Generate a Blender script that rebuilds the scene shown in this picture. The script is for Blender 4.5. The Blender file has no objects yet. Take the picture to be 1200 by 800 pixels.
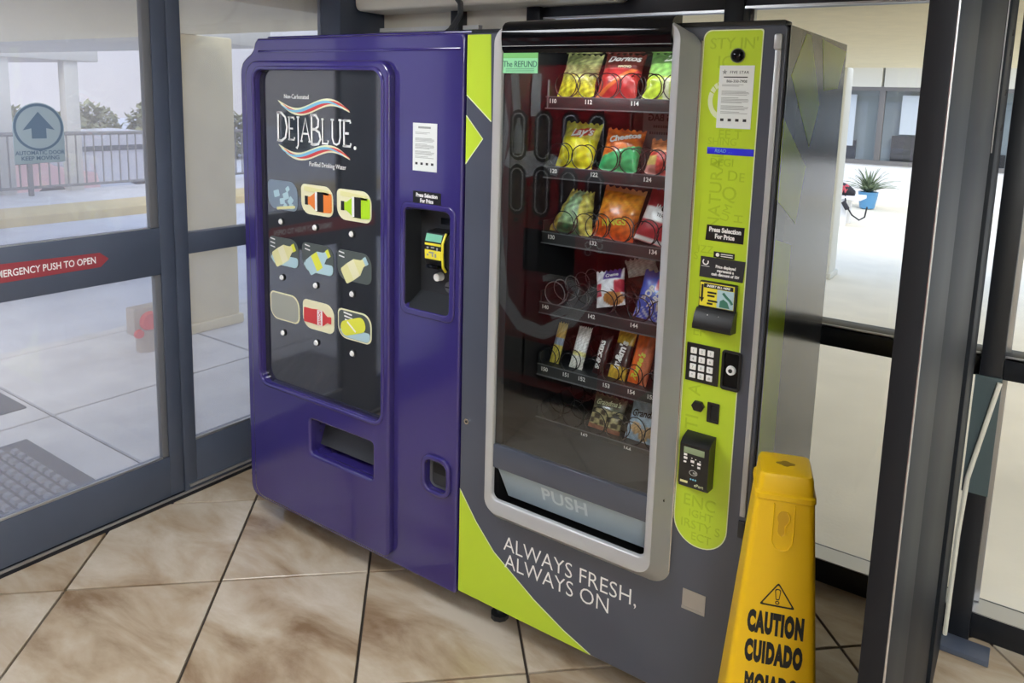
import bpy, bmesh, math, random
from mathutils import Matrix, Vector
random.seed(7)
S = bpy.context.scene
COL = S.collection
R = math.radians

# ------------------------------------------------------------------ camera, sky, light, exposure
cam = bpy.data.cameras.new('camera')
co = bpy.data.objects.new('camera', cam)
COL.objects.link(co)
S.camera = co
cam.sensor_fit = 'HORIZONTAL'
cam.sensor_width = 36.0
cam.lens = 36.0 * 884.03 / 1200.0
cam.shift_x = -0.0272
cam.shift_y = -0.1227
cam.clip_start = 0.02
cam.clip_end = 300
CAMH = 1.64
_f = (0.8837, 0.1507, 0.0323, 0.5851)


def _cam_axes():
    _, p, r, yd = _f
    cp, sp, cr, sr = math.cos(p), math.sin(p), math.cos(r), math.sin(r)
    Rm = Matrix(((cr, -sr, 0), (sr, cr, 0), (0, 0, 1))) @ Matrix(((1, 0, 0), (0, cp, -sp), (0, sp, cp)))
    Y = Vector((math.sin(yd), 0, math.cos(yd)))
    X = -Vector((math.sin(yd - math.pi / 2), 0, math.cos(yd - math.pi / 2)))
    Z = Vector((0, -1, 0))
    B = Matrix((X, Y, Z)).transposed()
    return Rm @ B


_C = _cam_axes()
rx, ry, rz = _C[0], -Vector(_C[1]), -Vector(_C[2])
co.matrix_world = Matrix(((rx[0], ry[0], rz[0], 0), (rx[1], ry[1], rz[1], 0), (rx[2], ry[2], rz[2], CAMH), (0, 0, 0, 1)))

S.view_settings.view_transform = 'Standard'
S.view_settings.look = 'None'
S.view_settings.gamma = 1
S.view_settings.use_curve_mapping = False
S.view_settings.exposure = 0.14

W = bpy.data.worlds.new('sky')
S.world = W
W.use_nodes = True
wn, wl = W.node_tree.nodes, W.node_tree.links
wn.clear()
wo = wn.new('ShaderNodeOutputWorld')
wb = wn.new('ShaderNodeBackground')
tc = wn.new('ShaderNodeTexCoord')
sp = wn.new('ShaderNodeSeparateXYZ')
rp = wn.new('ShaderNodeValToRGB')
rp.color_ramp.elements[0].position = 0.0
rp.color_ramp.elements[0].color = (0.50, 0.51, 0.58, 1)
rp.color_ramp.elements[1].position = 0.6
rp.color_ramp.elements[1].color = (0.52, 0.66, 0.95, 1)
wl.new(tc.outputs['Generated'], sp.inputs[0])
wl.new(sp.outputs[2], rp.inputs[0])
wl.new(rp.outputs[0], wb.inputs[0])
wb.inputs[1].default_value = 1.75
wl.new(wb.outputs[0], wo.inputs[0])

sun = bpy.data.lights.new('sun', 'SUN')
sun.energy = 2.0
sun.angle = R(28)
sun.color = (1.0, 0.95, 0.86)
so = bpy.data.objects.new('sun', sun)
COL.objects.link(so)
so.rotation_euler = Vector((-.42, .55, -.72)).to_track_quat('-Z', 'Y').to_euler()

CEIL = 2.3
CEIL_FILL = 27.0
INNER_LIGHT = 5.0


# ------------------------------------------------------------------ materials
def L(c):
    out = []
    for v in c[:3]:
        v /= 255.0
        out.append(v / 12.92 if v <= 0.04045 else ((v + 0.055) / 1.055) ** 2.4)
    return (out[0], out[1], out[2], 1.0)


def newmat(name):
    m = bpy.data.materials.new(name)
    m.use_nodes = True
    nt = m.node_tree
    return m, nt, nt.nodes['Principled BSDF']


def mat(name, rgb, rough=0.5, metal=0.0, spec=0.5, coat=0.0, var=0.0, scale=20.0, bump=0.0, bscale=200.0, emit=0.0):
    m, nt, b = newmat(name)
    c = L(rgb)
    b.inputs['Base Color'].default_value = c
    b.inputs['Roughness'].default_value = rough
    b.inputs['Metallic'].default_value = metal
    b.inputs['Specular IOR Level'].default_value = spec
    b.inputs['Coat Weight'].default_value = coat
    b.inputs['Coat Roughness'].default_value = 0.05
    if emit:
        b.inputs['Emission Color'].default_value = c
        b.inputs['Emission Strength'].default_value = emit
    g = nt.nodes.new('ShaderNodeNewGeometry')
    if var:
        n = nt.nodes.new('ShaderNodeTexNoise')
        n.inputs['Scale'].default_value = scale
        n.inputs['Detail'].default_value = 5
        nt.links.new(g.outputs['Position'], n.inputs['Vector'])
        r = nt.nodes.new('ShaderNodeValToRGB')
        r.color_ramp.elements[0].position = 0.3
        r.color_ramp.elements[1].position = 0.7
        r.color_ramp.elements[0].color = tuple(v * (1 - var) for v in c[:3]) + (1,)
        r.color_ramp.elements[1].color = tuple(min(1, v * (1 + var)) for v in c[:3]) + (1,)
        nt.links.new(n.outputs['Fac'], r.inputs[0])
        nt.links.new(r.outputs[0], b.inputs['Base Color'])
    if bump:
        n2 = nt.nodes.new('ShaderNodeTexNoise')
        n2.inputs['Scale'].default_value = bscale
        n2.inputs['Detail'].default_value = 3
        nt.links.new(g.outputs['Position'], n2.inputs['Vector'])
        bp = nt.nodes.new('ShaderNodeBump')
        bp.inputs['Strength'].default_value = bump
        bp.inputs['Distance'].default_value = 0.004
        nt.links.new(n2.outputs['Fac'], bp.inputs['Height'])
        nt.links.new(bp.outputs[0], b.inputs['Normal'])
    return m


def glass_mat(name, tint=(1, 1, 1), ior=1.5, haze=0.0, haze_rgb=(200, 200, 205)):
    m = bpy.data.materials.new(name)
    m.use_nodes = True
    nt = m.node_tree
    nt.nodes.clear()
    out = nt.nodes.new('ShaderNodeOutputMaterial')
    tr = nt.nodes.new('ShaderNodeBsdfTransparent')
    tr.inputs[0].default_value = tuple(tint) + (1,)
    gl = nt.nodes.new('ShaderNodeBsdfGlossy')
    gl.inputs['Roughness'].default_value = 0.0
    geo = nt.nodes.new('ShaderNodeNewGeometry')
    mth = nt.nodes.new('ShaderNodeMix')
    mth.data_type = 'FLOAT'
    mth.inputs[2].default_value = ior
    mth.inputs[3].default_value = 1.0 / ior
    nt.links.new(geo.outputs['Backfacing'], mth.inputs[0])
    fr = nt.nodes.new('ShaderNodeFresnel')
    nt.links.new(mth.outputs[0], fr.inputs['IOR'])
    mx = nt.nodes.new('ShaderNodeMixShader')
    nt.links.new(fr.outputs[0], mx.inputs[0])
    base = tr
    if haze:
        df = nt.nodes.new('ShaderNodeBsdfDiffuse')
        df.inputs[0].default_value = L(haze_rgb)
        tl = nt.nodes.new('ShaderNodeBsdfTranslucent')
        tl.inputs[0].default_value = L(haze_rgb)
        m1 = nt.nodes.new('ShaderNodeMixShader')
        m1.inputs[0].default_value = 0.5
        nt.links.new(df.outputs[0], m1.inputs[1])
        nt.links.new(tl.outputs[0], m1.inputs[2])
        m2 = nt.nodes.new('ShaderNodeMixShader')
        nz = nt.nodes.new('ShaderNodeTexNoise')
        nz.inputs['Scale'].default_value = 3.0
        mr = nt.nodes.new('ShaderNodeMapRange')
        mr.inputs[3].default_value = haze * 0.8
        mr.inputs[4].default_value = haze * 1.2
        nt.links.new(geo.outputs['Position'], nz.inputs['Vector'])
        nt.links.new(nz.outputs['Fac'], mr.inputs[0])
        nt.links.new(mr.outputs[0], m2.inputs[0])
        nt.links.new(tr.outputs[0], m2.inputs[1])
        nt.links.new(m1.outputs[0], m2.inputs[2])
        base = m2
    nt.links.new(base.outputs[0], mx.inputs[1])
    nt.links.new(gl.outputs[0], mx.inputs[2])
    nt.links.new(mx.outputs[0], out.inputs[0])
    return m


def tile_mat():
    m, nt, b = newmat('floor_tile_stone')
    g = nt.nodes.new('ShaderNodeNewGeometry')
    oi = nt.nodes.new('ShaderNodeObjectInfo')
    ad = nt.nodes.new('ShaderNodeVectorMath')
    ad.operation = 'ADD'
    cb = nt.nodes.new('ShaderNodeCombineXYZ')
    ml = nt.nodes.new('ShaderNodeMath')
    ml.operation = 'MULTIPLY'
    ml.inputs[1].default_value = 37.0
    nt.links.new(oi.outputs['Random'], ml.inputs[0])
    nt.links.new(ml.outputs[0], cb.inputs[2])
    nt.links.new(g.outputs['Position'], ad.inputs[0])
    nt.links.new(cb.outputs[0], ad.inputs[1])
    mp = nt.nodes.new('ShaderNodeMapping')
    mp.inputs['Rotation'].default_value = (0, 0, R(-75))
    mp.inputs['Scale'].default_value = (1.0, 2.6, 1.0)
    nt.links.new(ad.outputs[0], mp.inputs[0])
    n1 = nt.nodes.new('ShaderNodeTexNoise')
    n1.inputs['Scale'].default_value = 2.2
    n1.inputs['Detail'].default_value = 7
    n1.inputs['Roughness'].default_value = 0.58
    n1.inputs['Distortion'].default_value = 0.4
    nt.links.new(mp.outputs[0], n1.inputs['Vector'])
    r1 = nt.nodes.new('ShaderNodeValToRGB')
    e = r1.color_ramp.elements
    e[0].position = 0.30
    e[0].color = L((134, 108, 80))
    e[1].position = 0.66
    e[1].color = L((204, 192, 173))
    x = e.new(0.45)
    x.color = L((177, 157, 131))
    nt.links.new(n1.outputs['Fac'], r1.inputs[0])
    nt.links.new(r1.outputs[0], b.inputs['Base Color'])
    b.inputs['Roughness'].default_value = 0.22
    n2 = nt.nodes.new('ShaderNodeTexNoise')
    n2.inputs['Scale'].default_value = 60
    nt.links.new(g.outputs['Position'], n2.inputs['Vector'])
    bp = nt.nodes.new('ShaderNodeBump')
    bp.inputs['Strength'].default_value = 0.08
    bp.inputs['Distance'].default_value = 0.003
    nt.links.new(n2.outputs['Fac'], bp.inputs['Height'])
    nt.links.new(bp.outputs[0], b.inputs['Normal'])
    return m


def wrapper_mat():
    m, nt, b = newmat('printed_wrapper')
    a = nt.nodes.new('ShaderNodeAttribute')
    a.attribute_name = 'Col'
    nt.links.new(a.outputs['Color'], b.inputs['Base Color'])
    b.inputs['Roughness'].default_value = 0.32
    b.inputs['Coat Weight'].default_value = 0.3
    return m


M = {}
M['frame'] = mat('dark_anodised_frame', (78, 86, 102), 0.38, 0.0, 0.45, var=0.06, scale=6)
M['frame_black'] = mat('black_anodised_frame', (30, 32, 37), 0.36, 0.0, 0.35, var=0.06, scale=6)
M['alu'] = mat('bare_aluminium', (185, 186, 188), 0.3, 0.85)
M['silver'] = mat('silver_painted_frame', (182, 184, 186), 0.34, 0.25)
M['chrome'] = mat('polished_chrome', (215, 215, 215), 0.08, 1.0)
M['grout'] = mat('dark_grout', (66, 58, 50), 0.8)
M['tile'] = tile_mat()
M['purple'] = mat('glossy_purple_blue_plastic', (52, 43, 110), 0.14, 0.0, 0.6, coat=0.5, var=0.05, scale=3)
M['purple_steel'] = mat('purple_blue_painted_steel', (50, 42, 104), 0.25, 0.0, 0.5, coat=0.3)
M['snack_grey'] = mat('dark_grey_printed_vinyl', (74, 79, 92), 0.28, 0.0, 0.5, coat=0.25, var=0.04, scale=5)
M['lime'] = mat('lime_green_vinyl', (186, 213, 50), 0.3, 0.0, 0.5, coat=0.2)
M['lime_dark'] = mat('darker_lime_print', (168, 196, 40), 0.35)
M['pale'] = mat('pale_print', (222, 232, 190), 0.4)
M['black'] = mat('black_plastic', (22, 23, 25), 0.32)
M['black_gloss'] = mat('black_gloss_plastic', (12, 13, 16), 0.07, 0, 0.25)
M['black_matte'] = mat('matt_black', (14, 14, 15), 0.7)
M['dark'] = mat('charcoal_plastic', (44, 46, 50), 0.4)
M['grey'] = mat('mid_grey_plastic', (104, 106, 110), 0.45)
M['white'] = mat('white_print', (238, 238, 236), 0.5)
M['paper'] = mat('white_paper', (226, 230, 228), 0.7)
M['ink'] = mat('grey_ink', (150, 154, 152), 0.7)
M['ink_black'] = mat('black_ink', (24, 24, 24), 0.7)
M['flap'] = mat('pale_grey_blue_flap', (158, 174, 186), 0.35)
M['flap_text'] = mat('paler_flap_lettering', (198, 210, 216), 0.35)
M['yellow'] = mat('yellow_safety_plastic', (236, 190, 8), 0.38, 0, 0.5, bump=0.12, bscale=500)
M['yellow_print'] = mat('yellow_print', (236, 222, 60), 0.4)
M['green_print'] = mat('pale_green_print', (120, 190, 160), 0.4)
M['mint'] = mat('mint_paper', (150, 226, 170), 0.6)
M['mint_dark'] = mat('mint_paper_band', (120, 196, 110), 0.6)
M['teal_ink'] = mat('teal_ink', (60, 120, 100), 0.6)
M['blue_sticker'] = mat('cobalt_sticker', (40, 44, 220), 0.3)
M['display_black'] = mat('display_graphic_black', (40, 42, 46), 0.05, 0, 1.0, coat=0.8)
M['red_print'] = mat('red_print', (206, 60, 60), 0.4)
M['sky_print'] = mat('pale_blue_print', (120, 190, 220), 0.4)
M['cream'] = mat('cream_print', (232, 228, 190), 0.4)
M['orange_print'] = mat('orange_print', (232, 128, 50), 0.4)
M['lime_print'] = mat('lime_print', (172, 218, 30), 0.4)
M['ice'] = mat('ice_blue_print', (176, 206, 214), 0.4)
M['ice_dark'] = mat('slate_blue_print', (122, 138, 154), 0.4)
M['lemon'] = mat('lemon_print', (222, 224, 70), 0.4)
M['pale_lemon'] = mat('pale_lemon_print', (226, 222, 160), 0.4)
M['beige_print'] = mat('grey_beige_print', (160, 162, 150), 0.4)
M['slate_print'] = mat('slate_print', (78, 86, 84), 0.4)
M['glass'] = glass_mat('clear_glass')
M['glass_dusty'] = glass_mat('dusty_door_glass', haze=0.24, haze_rgb=(214, 214, 222))  # washed-out haze and flare put into the glass as a diffuse veil
M['jamb'] = mat('black_door_jamb', (27, 31, 36), 0.5, 0.0, 0.12)
M['jamb_warm'] = mat('brown_black_door_edge', (27, 27, 30), 0.55, 0.0, 0.12)  # jamb copy, the weaker light on its front put into the colour
M['glass_machine'] = glass_mat('vending_window_glass', (0.93, 0.95, 0.95), ior=1.62)
M['snack_side'] = mat('glossy_grey_side_panel', (84, 86, 92), 0.15, 0, .35)
M['lime_side'] = mat('glossy_lime_side_vinyl', (200, 230, 50), 0.15, 0, .25)
M['sign_glass'] = mat('frosted_grey_decal', (146, 162, 174), 0.5)
M['sign_blue'] = mat('slate_blue_decal', (92, 112, 134), 0.5)
M['red_decal'] = mat('dull_red_decal', (150, 62, 70), 0.45)
M['wrapper'] = wrapper_mat()
M['inner'] = mat('dark_machine_liner', (38, 38, 40), 0.5)
M['tray'] = mat('dark_tray_metal', (56, 58, 60), 0.4, 0.3)
M['tray_edge'] = mat('tray_edge_plastic', (98, 102, 106), 0.35)
M['wire'] = mat('black_spiral_wire', (26, 26, 28), 0.35, 0.4)
M['wall'] = mat('cream_wall_paint', (214, 208, 190), 0.6, var=0.03, scale=8)
M['ceiling'] = mat('white_ceiling', (220, 218, 210), 0.8)
M['soffit'] = mat('beige_stucco_soffit', (236, 224, 190), 0.85, var=0.04, scale=12, bump=0.3, bscale=60)
M['soffit_grey'] = mat('pale_grey_fascia', (206, 204, 196), 0.8, var=0.04, scale=12)
M['concrete'] = mat('pale_concrete', (214, 210, 206), 0.85, var=0.1, scale=4, bump=0.3, bscale=90)
M['concrete_warm'] = mat('warm_pale_concrete', (240, 231, 208), 0.85, var=0.05, scale=3, bump=0.25, bscale=60)
M['joint'] = mat('slab_joint', (110, 106, 104), 0.9)
M['road'] = mat('grey_asphalt', (206, 206, 210), 0.9, var=0.08, scale=3, bump=0.3, bscale=120)
M['kerb_yellow'] = mat('faded_yellow_kerb_paint', (214, 190, 130), 0.8, var=0.08, scale=6)
M['rail'] = mat('weathered_grey_metal', (120, 118, 116), 0.6, 0.2)
M['stucco'] = mat('cream_stucco', (228, 214, 174), 0.85, var=0.06, scale=5, bump=0.25, bscale=80)
M['white_wall'] = mat('white_stucco', (236, 236, 234), 0.8, bump=0.15, bscale=60)
M['col_white'] = mat('off_white_column', (226, 224, 210), 0.7)
M['mat_rubber'] = mat('grey_rubber_mat', (62, 62, 66), 0.75, var=0.08, scale=30)
M['mat_knob'] = mat('worn_rubber_knob', (136, 136, 140), 0.75)
M['leaf'] = mat('dry_green_leaf', (150, 150, 112), 0.7, var=0.3, scale=3)
M['leaf_spiky'] = mat('pale_green_leaf', (128, 142, 112), 0.5, var=0.2, scale=20)
M['car_paint'] = mat('pale_silver_car_paint', (196, 196, 202), 0.25, 0.3, coat=0.5)
M['car_red'] = mat('faded_red_car_paint', (228, 186, 184), 0.3, 0.1, coat=0.5)  # red paled, the haze over the distance put into the colour
M['car_glass'] = mat('dark_car_glass', (60, 66, 74), 0.08)
M['tyre'] = mat('black_tyre', (36, 36, 38), 0.8)
M['bollard'] = mat('weathered_beige_paint', (186, 170, 150), 0.7, var=0.06, scale=15)
M['hot_red'] = mat('bright_orange_red_cap', (236, 84, 66), 0.4)
M['coke_red'] = mat('deep_red_gloss_panel', (150, 34, 40), 0.25, coat=0.2)
M['coke_grey'] = mat('silver_ribbon_print', (222, 222, 224), 0.4)
M['bottle'] = mat('dark_cola_bottle', (84, 62, 58), 0.1, 0, 0.6)
M['bottle_clear'] = mat('pale_bottle', (190, 196, 200), 0.15)
M['backpack'] = mat('black_nylon', (40, 38, 42), 0.7)
M['pink'] = mat('pink_red_cloth', (200, 86, 96), 0.7)
M['pot_blue'] = mat('blue_glazed_pot', (92, 152, 196), 0.3)
M['blind'] = mat('pale_window_blind', (206, 216, 222), 0.6)
M['office_grey'] = mat('grey_office_wall', (140, 152, 156), 0.7)
M['winglass'] = mat('dark_reflecting_window_glass', (90, 104, 110), 0.05, 0, 0.9)
M['cable'] = mat('grey_cable', (70, 72, 76), 0.5)
M['beige_box'] = mat('cream_painted_metal', (238, 233, 218), 0.45)
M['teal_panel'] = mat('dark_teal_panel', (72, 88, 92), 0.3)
M['light_diffuser'] = mat('lit_ceiling_diffuser', (244, 249, 255), 0.5, emit=CEIL_FILL)
M['tube_lit'] = mat('lit_cabinet_tube', (250, 252, 255), 0.5, emit=INNER_LIGHT)
M['lcd'] = mat('lcd_grey_green', (142, 158, 124), 0.25)

# ------------------------------------------------------------------ mesh building
OFF = {}


class MB:
    def __init__(s):
        s.v = []
        s.f = []
        s.mi = []

    def add(s, verts, faces, mi=0):
        n = len(s.v)
        s.v += [tuple(p) for p in verts]
        s.f += [tuple(i + n for i in f) for f in faces]
        s.mi += [mi] * len(faces)
        return s

    def box(s, x0, x1, y0, y1, z0, z1, mi=0, bev=0.0, seg=2):
        if bev <= 0:
            v = [(x0, y0, z0), (x1, y0, z0), (x1, y1, z0), (x0, y1, z0), (x0, y0, z1), (x1, y0, z1), (x1, y1, z1), (x0, y1, z1)]
            f = [(3, 2, 1, 0), (4, 5, 6, 7), (0, 1, 5, 4), (1, 2, 6, 5), (2, 3, 7, 6), (3, 0, 4, 7)]
            return s.add(v, f, mi)
        bm = bmesh.new()
        bmesh.ops.create_cube(bm, size=1)
        for q in bm.verts:
            q.co = Vector((x0 + (q.co.x + .5) * (x1 - x0), y0 + (q.co.y + .5) * (y1 - y0), z0 + (q.co.z + .5) * (z1 - z0)))
        bmesh.ops.bevel(bm, geom=bm.edges[:], offset=bev, segments=seg, profile=0.5, affect='EDGES', clamp_overlap=True)
        s.bm(bm, mi)
        return s

    def bm(s, bm, mi=0, mtx=None):
        bm.verts.index_update()
        vs = [(mtx @ v.co) if mtx else v.co.copy() for v in bm.verts]
        fs = [[v.index for v in f.verts] for f in bm.faces]
        bm.free()
        return s.add(vs, fs, mi)

    def mesh(s, me, mtx=None, mi=0):
        vs = [(mtx @ v.co) if mtx else v.co.copy() for v in me.vertices]
        fs = [list(p.vertices) for p in me.polygons]
        s.add(vs, fs, mi)
        bpy.data.meshes.remove(me)
        return s

    def tube(s, pts, r, n=8, mi=0, caps=True, flat=None):
        pts = [Vector(p) for p in pts]
        rs = r if isinstance(r, (list, tuple)) else [r] * len(pts)
        rings = []
        up = None
        for i, p in enumerate(pts):
            d = (pts[min(i + 1, len(pts) - 1)] - pts[max(i - 1, 0)])
            if d.length < 1e-9:
                d = Vector((0, 0, 1))
            d.normalize()
            if up is None:
                up = Vector((0, 0, 1)) if abs(d.z) < 0.9 else Vector((1, 0, 0))
            a = d.cross(up)
            a.normalize()
            up = a.cross(d)
            up.normalize()
            rings.append([p + a * (math.cos(2 * math.pi * k / n) * rs[i]) + up * (math.sin(2 * math.pi * k / n) * rs[i]) for k in range(n)])
        return s.loft(rings, mi, caps)

    def loft(s, rings, mi=0, caps=True, capstart=True, capend=True):
        n = len(rings[0])
        vs = [p for r in rings for p in r]
        fs = []
        for i in range(len(rings) - 1):
            for k in range(n):
                a, b = i * n + k, i * n + (k + 1) % n
                fs.append((a, b, b + n, a + n))
        if caps and capstart:
            fs.append(tuple(range(n))[::-1])
        if caps and capend:
            fs.append(tuple((len(rings) - 1) * n + k for k in range(n)))
        return s.add(vs, fs, mi)

    def disc(s, c, r, t, axis='y', n=20, mi=0, r2=None):
        """short cylinder, its front face toward -axis"""
        r2 = r if r2 is None else r2
        ra, rb = [], []
        for k in range(n):
            a = 2 * math.pi * k / n
            x, y = math.cos(a), math.sin(a)
            if axis == 'y':
                ra.append((c[0] + x * r, c[1], c[2] + y * r))
                rb.append((c[0] + x * r2, c[1] - t, c[2] + y * r2))
            elif axis == 'z':
                ra.append((c[0] + x * r, c[1] + y * r, c[2]))
                rb.append((c[0] + x * r2, c[1] + y * r2, c[2] + t))
            else:
                ra.append((c[0], c[1] + x * r, c[2] + y * r))
                rb.append((c[0] + t, c[1] + x * r2, c[2] + y * r2))
        return s.loft([ra, rb], mi)

    def build(s, name, m, parent=None, smooth=True, angle=35, local=False):
        me = bpy.data.meshes.new(name)
        off = Vector((0, 0, 0)) if (parent is None or local) else OFF[parent]
        me.from_pydata([tuple(Vector(p) - off) for p in s.v], [], s.f)
        ms = m if isinstance(m, (list, tuple)) else [m]
        for q in ms:
            me.materials.append(M[q] if isinstance(q, str) else q)
        me.polygons.foreach_set('material_index', s.mi)
        bm = bmesh.new()
        bm.from_mesh(me)
        bmesh.ops.recalc_face_normals(bm, faces=bm.faces[:])
        bm.to_mesh(me)
        bm.free()
        if smooth:
            me.polygons.foreach_set('use_smooth', [True] * len(me.polygons))
            me.set_sharp_from_angle(angle=R(angle))
        me.update()
        o = bpy.data.objects.new(name, me)
        COL.objects.link(o)
        if parent is not None:
            o.parent = parent
        OFF[o] = Vector(off)
        return o


def tag(o, label=None, cat=None, group=None, kind=None):
    if label:
        o['label'] = label
    if cat:
        o['category'] = cat
    if group:
        o['group'] = group
    if kind:
        o['kind'] = kind
    return o


def empty(name, loc=(0, 0, 0), label=None, cat=None, group=None, kind=None, rot=(0, 0, 0)):
    o = bpy.data.objects.new(name, None)
    COL.objects.link(o)
    o.location = loc
    o.rotation_euler = rot
    o.empty_display_size = 0.05
    OFF[o] = Vector(loc)
    return tag(o, label, cat, group, kind)


def rrect(x0, x1, z0, z1, r, n=6):
    """rounded rectangle, counter-clockwise; r may be four radii BL BR TR TL"""
    rr = r if isinstance(r, (list, tuple)) else (r,) * 4
    P = []
    for (cx, cz, a0, q) in ((x0 + rr[0], z0 + rr[0], 180, rr[0]), (x1 - rr[1], z0 + rr[1], 270, rr[1]), (x1 - rr[2], z1 - rr[2], 0, rr[2]), (x0 + rr[3], z1 - rr[3], 90, rr[3])):
        for k in range(n + 1):
            a = R(a0 + 90.0 * k / n)
            P.append((cx + q * math.cos(a), cz + q * math.sin(a)))
    return P


def curve_mesh(loops, t, bev=0.0, res=2):
    cu = bpy.data.curves.new('c', 'CURVE')
    cu.dimensions = '2D'
    cu.fill_mode = 'BOTH'
    for lp in loops:
        sp_ = cu.splines.new('POLY')
        sp_.points.add(len(lp) - 1)
        for i, p in enumerate(lp):
            sp_.points[i].co = (p[0], p[1], 0, 1)
        sp_.use_cyclic_u = True
    cu.extrude = max(t / 2 - bev, 0.00005)
    if bev:
        cu.bevel_depth = bev
        cu.bevel_resolution = res
        cu.offset = -bev
    ob = bpy.data.objects.new('c', cu)
    me = bpy.data.meshes.new_from_object(ob)
    bpy.data.objects.remove(ob)
    bpy.data.curves.remove(cu)
    return me


FRONT = Matrix(((1, 0, 0, 0), (0, 0, -1, 0), (0, 1, 0, 0), (0, 0, 0, 1)))     # curve plane -> XZ plane seen from -Y
SIDE = Matrix(((0, 0, 1, 0), (1, 0, 0, 0), (0, 1, 0, 0), (0, 0, 0, 1)))       # curve plane -> YZ plane seen from +X


def plate(mb, loops, yfront, t, bev=0.0, mi=0, res=2):
    """flat plate in the XZ plane whose front face lies at y = yfront, t thick towards +Y"""
    return mb.mesh(curve_mesh(loops, t, bev, res), Matrix.Translation((0, yfront + t / 2, 0)) @ FRONT, mi)


def plate_side(mb, loops, x, t, bev=0.0, mi=0):
    """plate in the YZ plane, outer face at x (facing +X)"""
    return mb.mesh(curve_mesh(loops, t, bev), Matrix.Translation((x - t / 2, 0, 0)) @ SIDE, mi)


def text_mesh(s, size, ext=0.0006, align='CENTER', bold=0.0, sx=1.0, shear=0.0, space=1.0, lead=1.0):
    cu = bpy.data.curves.new('t', 'FONT')
    cu.body = s
    cu.size = size
    cu.extrude = ext / 2
    cu.align_x = align
    cu.align_y = 'CENTER'
    cu.offset = bold
    cu.shear = shear
    cu.space_character = space
    cu.space_line = lead
    cu.resolution_u = 3
    ob = bpy.data.objects.new('t', cu)
    me = bpy.data.meshes.new_from_object(ob)
    bpy.data.objects.remove(ob)
    bpy.data.curves.remove(cu)
    if sx != 1.0:
        for v in me.vertices:
            v.co.x *= sx
    return me


def text(s, x, y, z, size, m, parent, name='lettering', rot=0, mirror=False, mtx=None, **kw):
    me = text_mesh(s, size, **kw)
    base = Matrix.Translation((x, y, z)) @ (mtx if mtx is not None else FRONT) @ Matrix.Rotation(R(rot), 4, 'Z')
    if mirror:
        base = base @ Matrix.Scale(-1, 4, (1, 0, 0))
    return MB().mesh(me, base).build(name, m, parent, smooth=False)


def ribbon(mb, pts, w, y, t=0.0006, mi=0):
    """flat tapering band in the XZ plane along pts"""
    n = len(pts)
    lft, rgt = [], []
    for i, p in enumerate(pts):
        a, b = pts[max(i - 1, 0)], pts[min(i + 1, n - 1)]
        dx, dz = b[0] - a[0], b[1] - a[1]
        l = math.hypot(dx, dz) or 1
        ww = (w[i] if isinstance(w, (list, tuple)) else w) / 2
        lft.append((p[0] - dz / l * ww, p[1] + dx / l * ww))
        rgt.append((p[0] + dz / l * ww, p[1] - dx / l * ww))
    loop = lft + rgt[::-1]
    v = [(q[0], y, q[1]) for q in loop] + [(q[0], y + t, q[1]) for q in loop]
    f = []
    m_ = len(loop)
    for i in range(n - 1):
        f.append((i, i + 1, m_ - 2 - i, m_ - 1 - i))
        f.append((m_ + i, m_ + m_ - 1 - i, m_ + m_ - 2 - i, m_ + i + 1))
    for i in range(m_):
        j = (i + 1) % m_
        f.append((i, m_ + i, m_ + j, j))
    return mb.add(v, f, mi)


# ================================================================== SETTING
XL = -2.763          # glass door wall on the left
YB = 2.60            # glass wall behind the machines
XR, YF0 = 1.7, -1.9  # lobby behind the camera

# ---- floor of diagonal tiles
fl = tag(MB().box(XL - 0.06, XR, YF0, YB + 0.08, -0.05, -0.012).build('floor', 'grout'), kind='structure')
uA = Vector((0.7401, 0.6725))
uB = Vector((-0.6725, 0.7401))
PA, PB, A0, B0 = 0.489, 0.527, -0.6735, 2.469


def clip(poly, x0, x1, y0, y1):
    for (ax, val, sg) in ((0, x0, 1), (0, x1, -1), (1, y0, 1), (1, y1, -1)):
        out = []
        for i in range(len(poly)):
            a, b = poly[i], poly[(i + 1) % len(poly)]
            da, db = (a[ax] - val) * sg, (b[ax] - val) * sg
            if da >= 0:
                out.append(a)
            if da * db < 0:
                t = da / (da - db)
                out.append(tuple(a[k] + t * (b[k] - a[k]) for k in (0, 1)))
        poly = out
        if len(poly) < 3:
            return []
    return poly


for i in range(-9, 12):
    for j in range(-9, 8):
        g = 0.0042
        quad = []
        for (da, db) in ((g, g), (PA - g, g), (PA - g, PB - g), (g, PB - g)):
            p = uA * (A0 + i * PA + da) + uB * (B0 + j * PB + db)
            quad.append((p.x, p.y))
        q = clip(quad, XL + 0.002, XR, YF0, YB)
        if len(q) < 3:
            continue
        ar = 0.5 * abs(sum(q[k][0] * q[(k + 1) % len(q)][1] - q[(k + 1) % len(q)][0] * q[k][1] for k in range(len(q))))
        if ar < 0.004:
            continue
        cx = sum(p[0] for p in q) / len(q)
        cy = sum(p[1] for p in q) / len(q)
        ins = [(p[0] + (cx - p[0]) * 0.008, p[1] + (cy - p[1]) * 0.008) for p in q]
        n = len(q)
        vs = [(p[0], p[1], -0.0125) for p in q] + [(p[0], p[1], -0.0015) for p in q] + [(p[0], p[1], 0.0) for p in ins]
        fs = []
        for lv in (0, 1):
            for k in range(n):
                k2 = (k + 1) % n
                fs.append((lv * n + k, lv * n + k2, lv * n + n + k2, lv * n + n + k))
        fs.append(tuple(2 * n + k for k in range(n)))
        MB().add(vs, fs).build('floor_tile', 'tile', fl, smooth=False)

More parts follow.
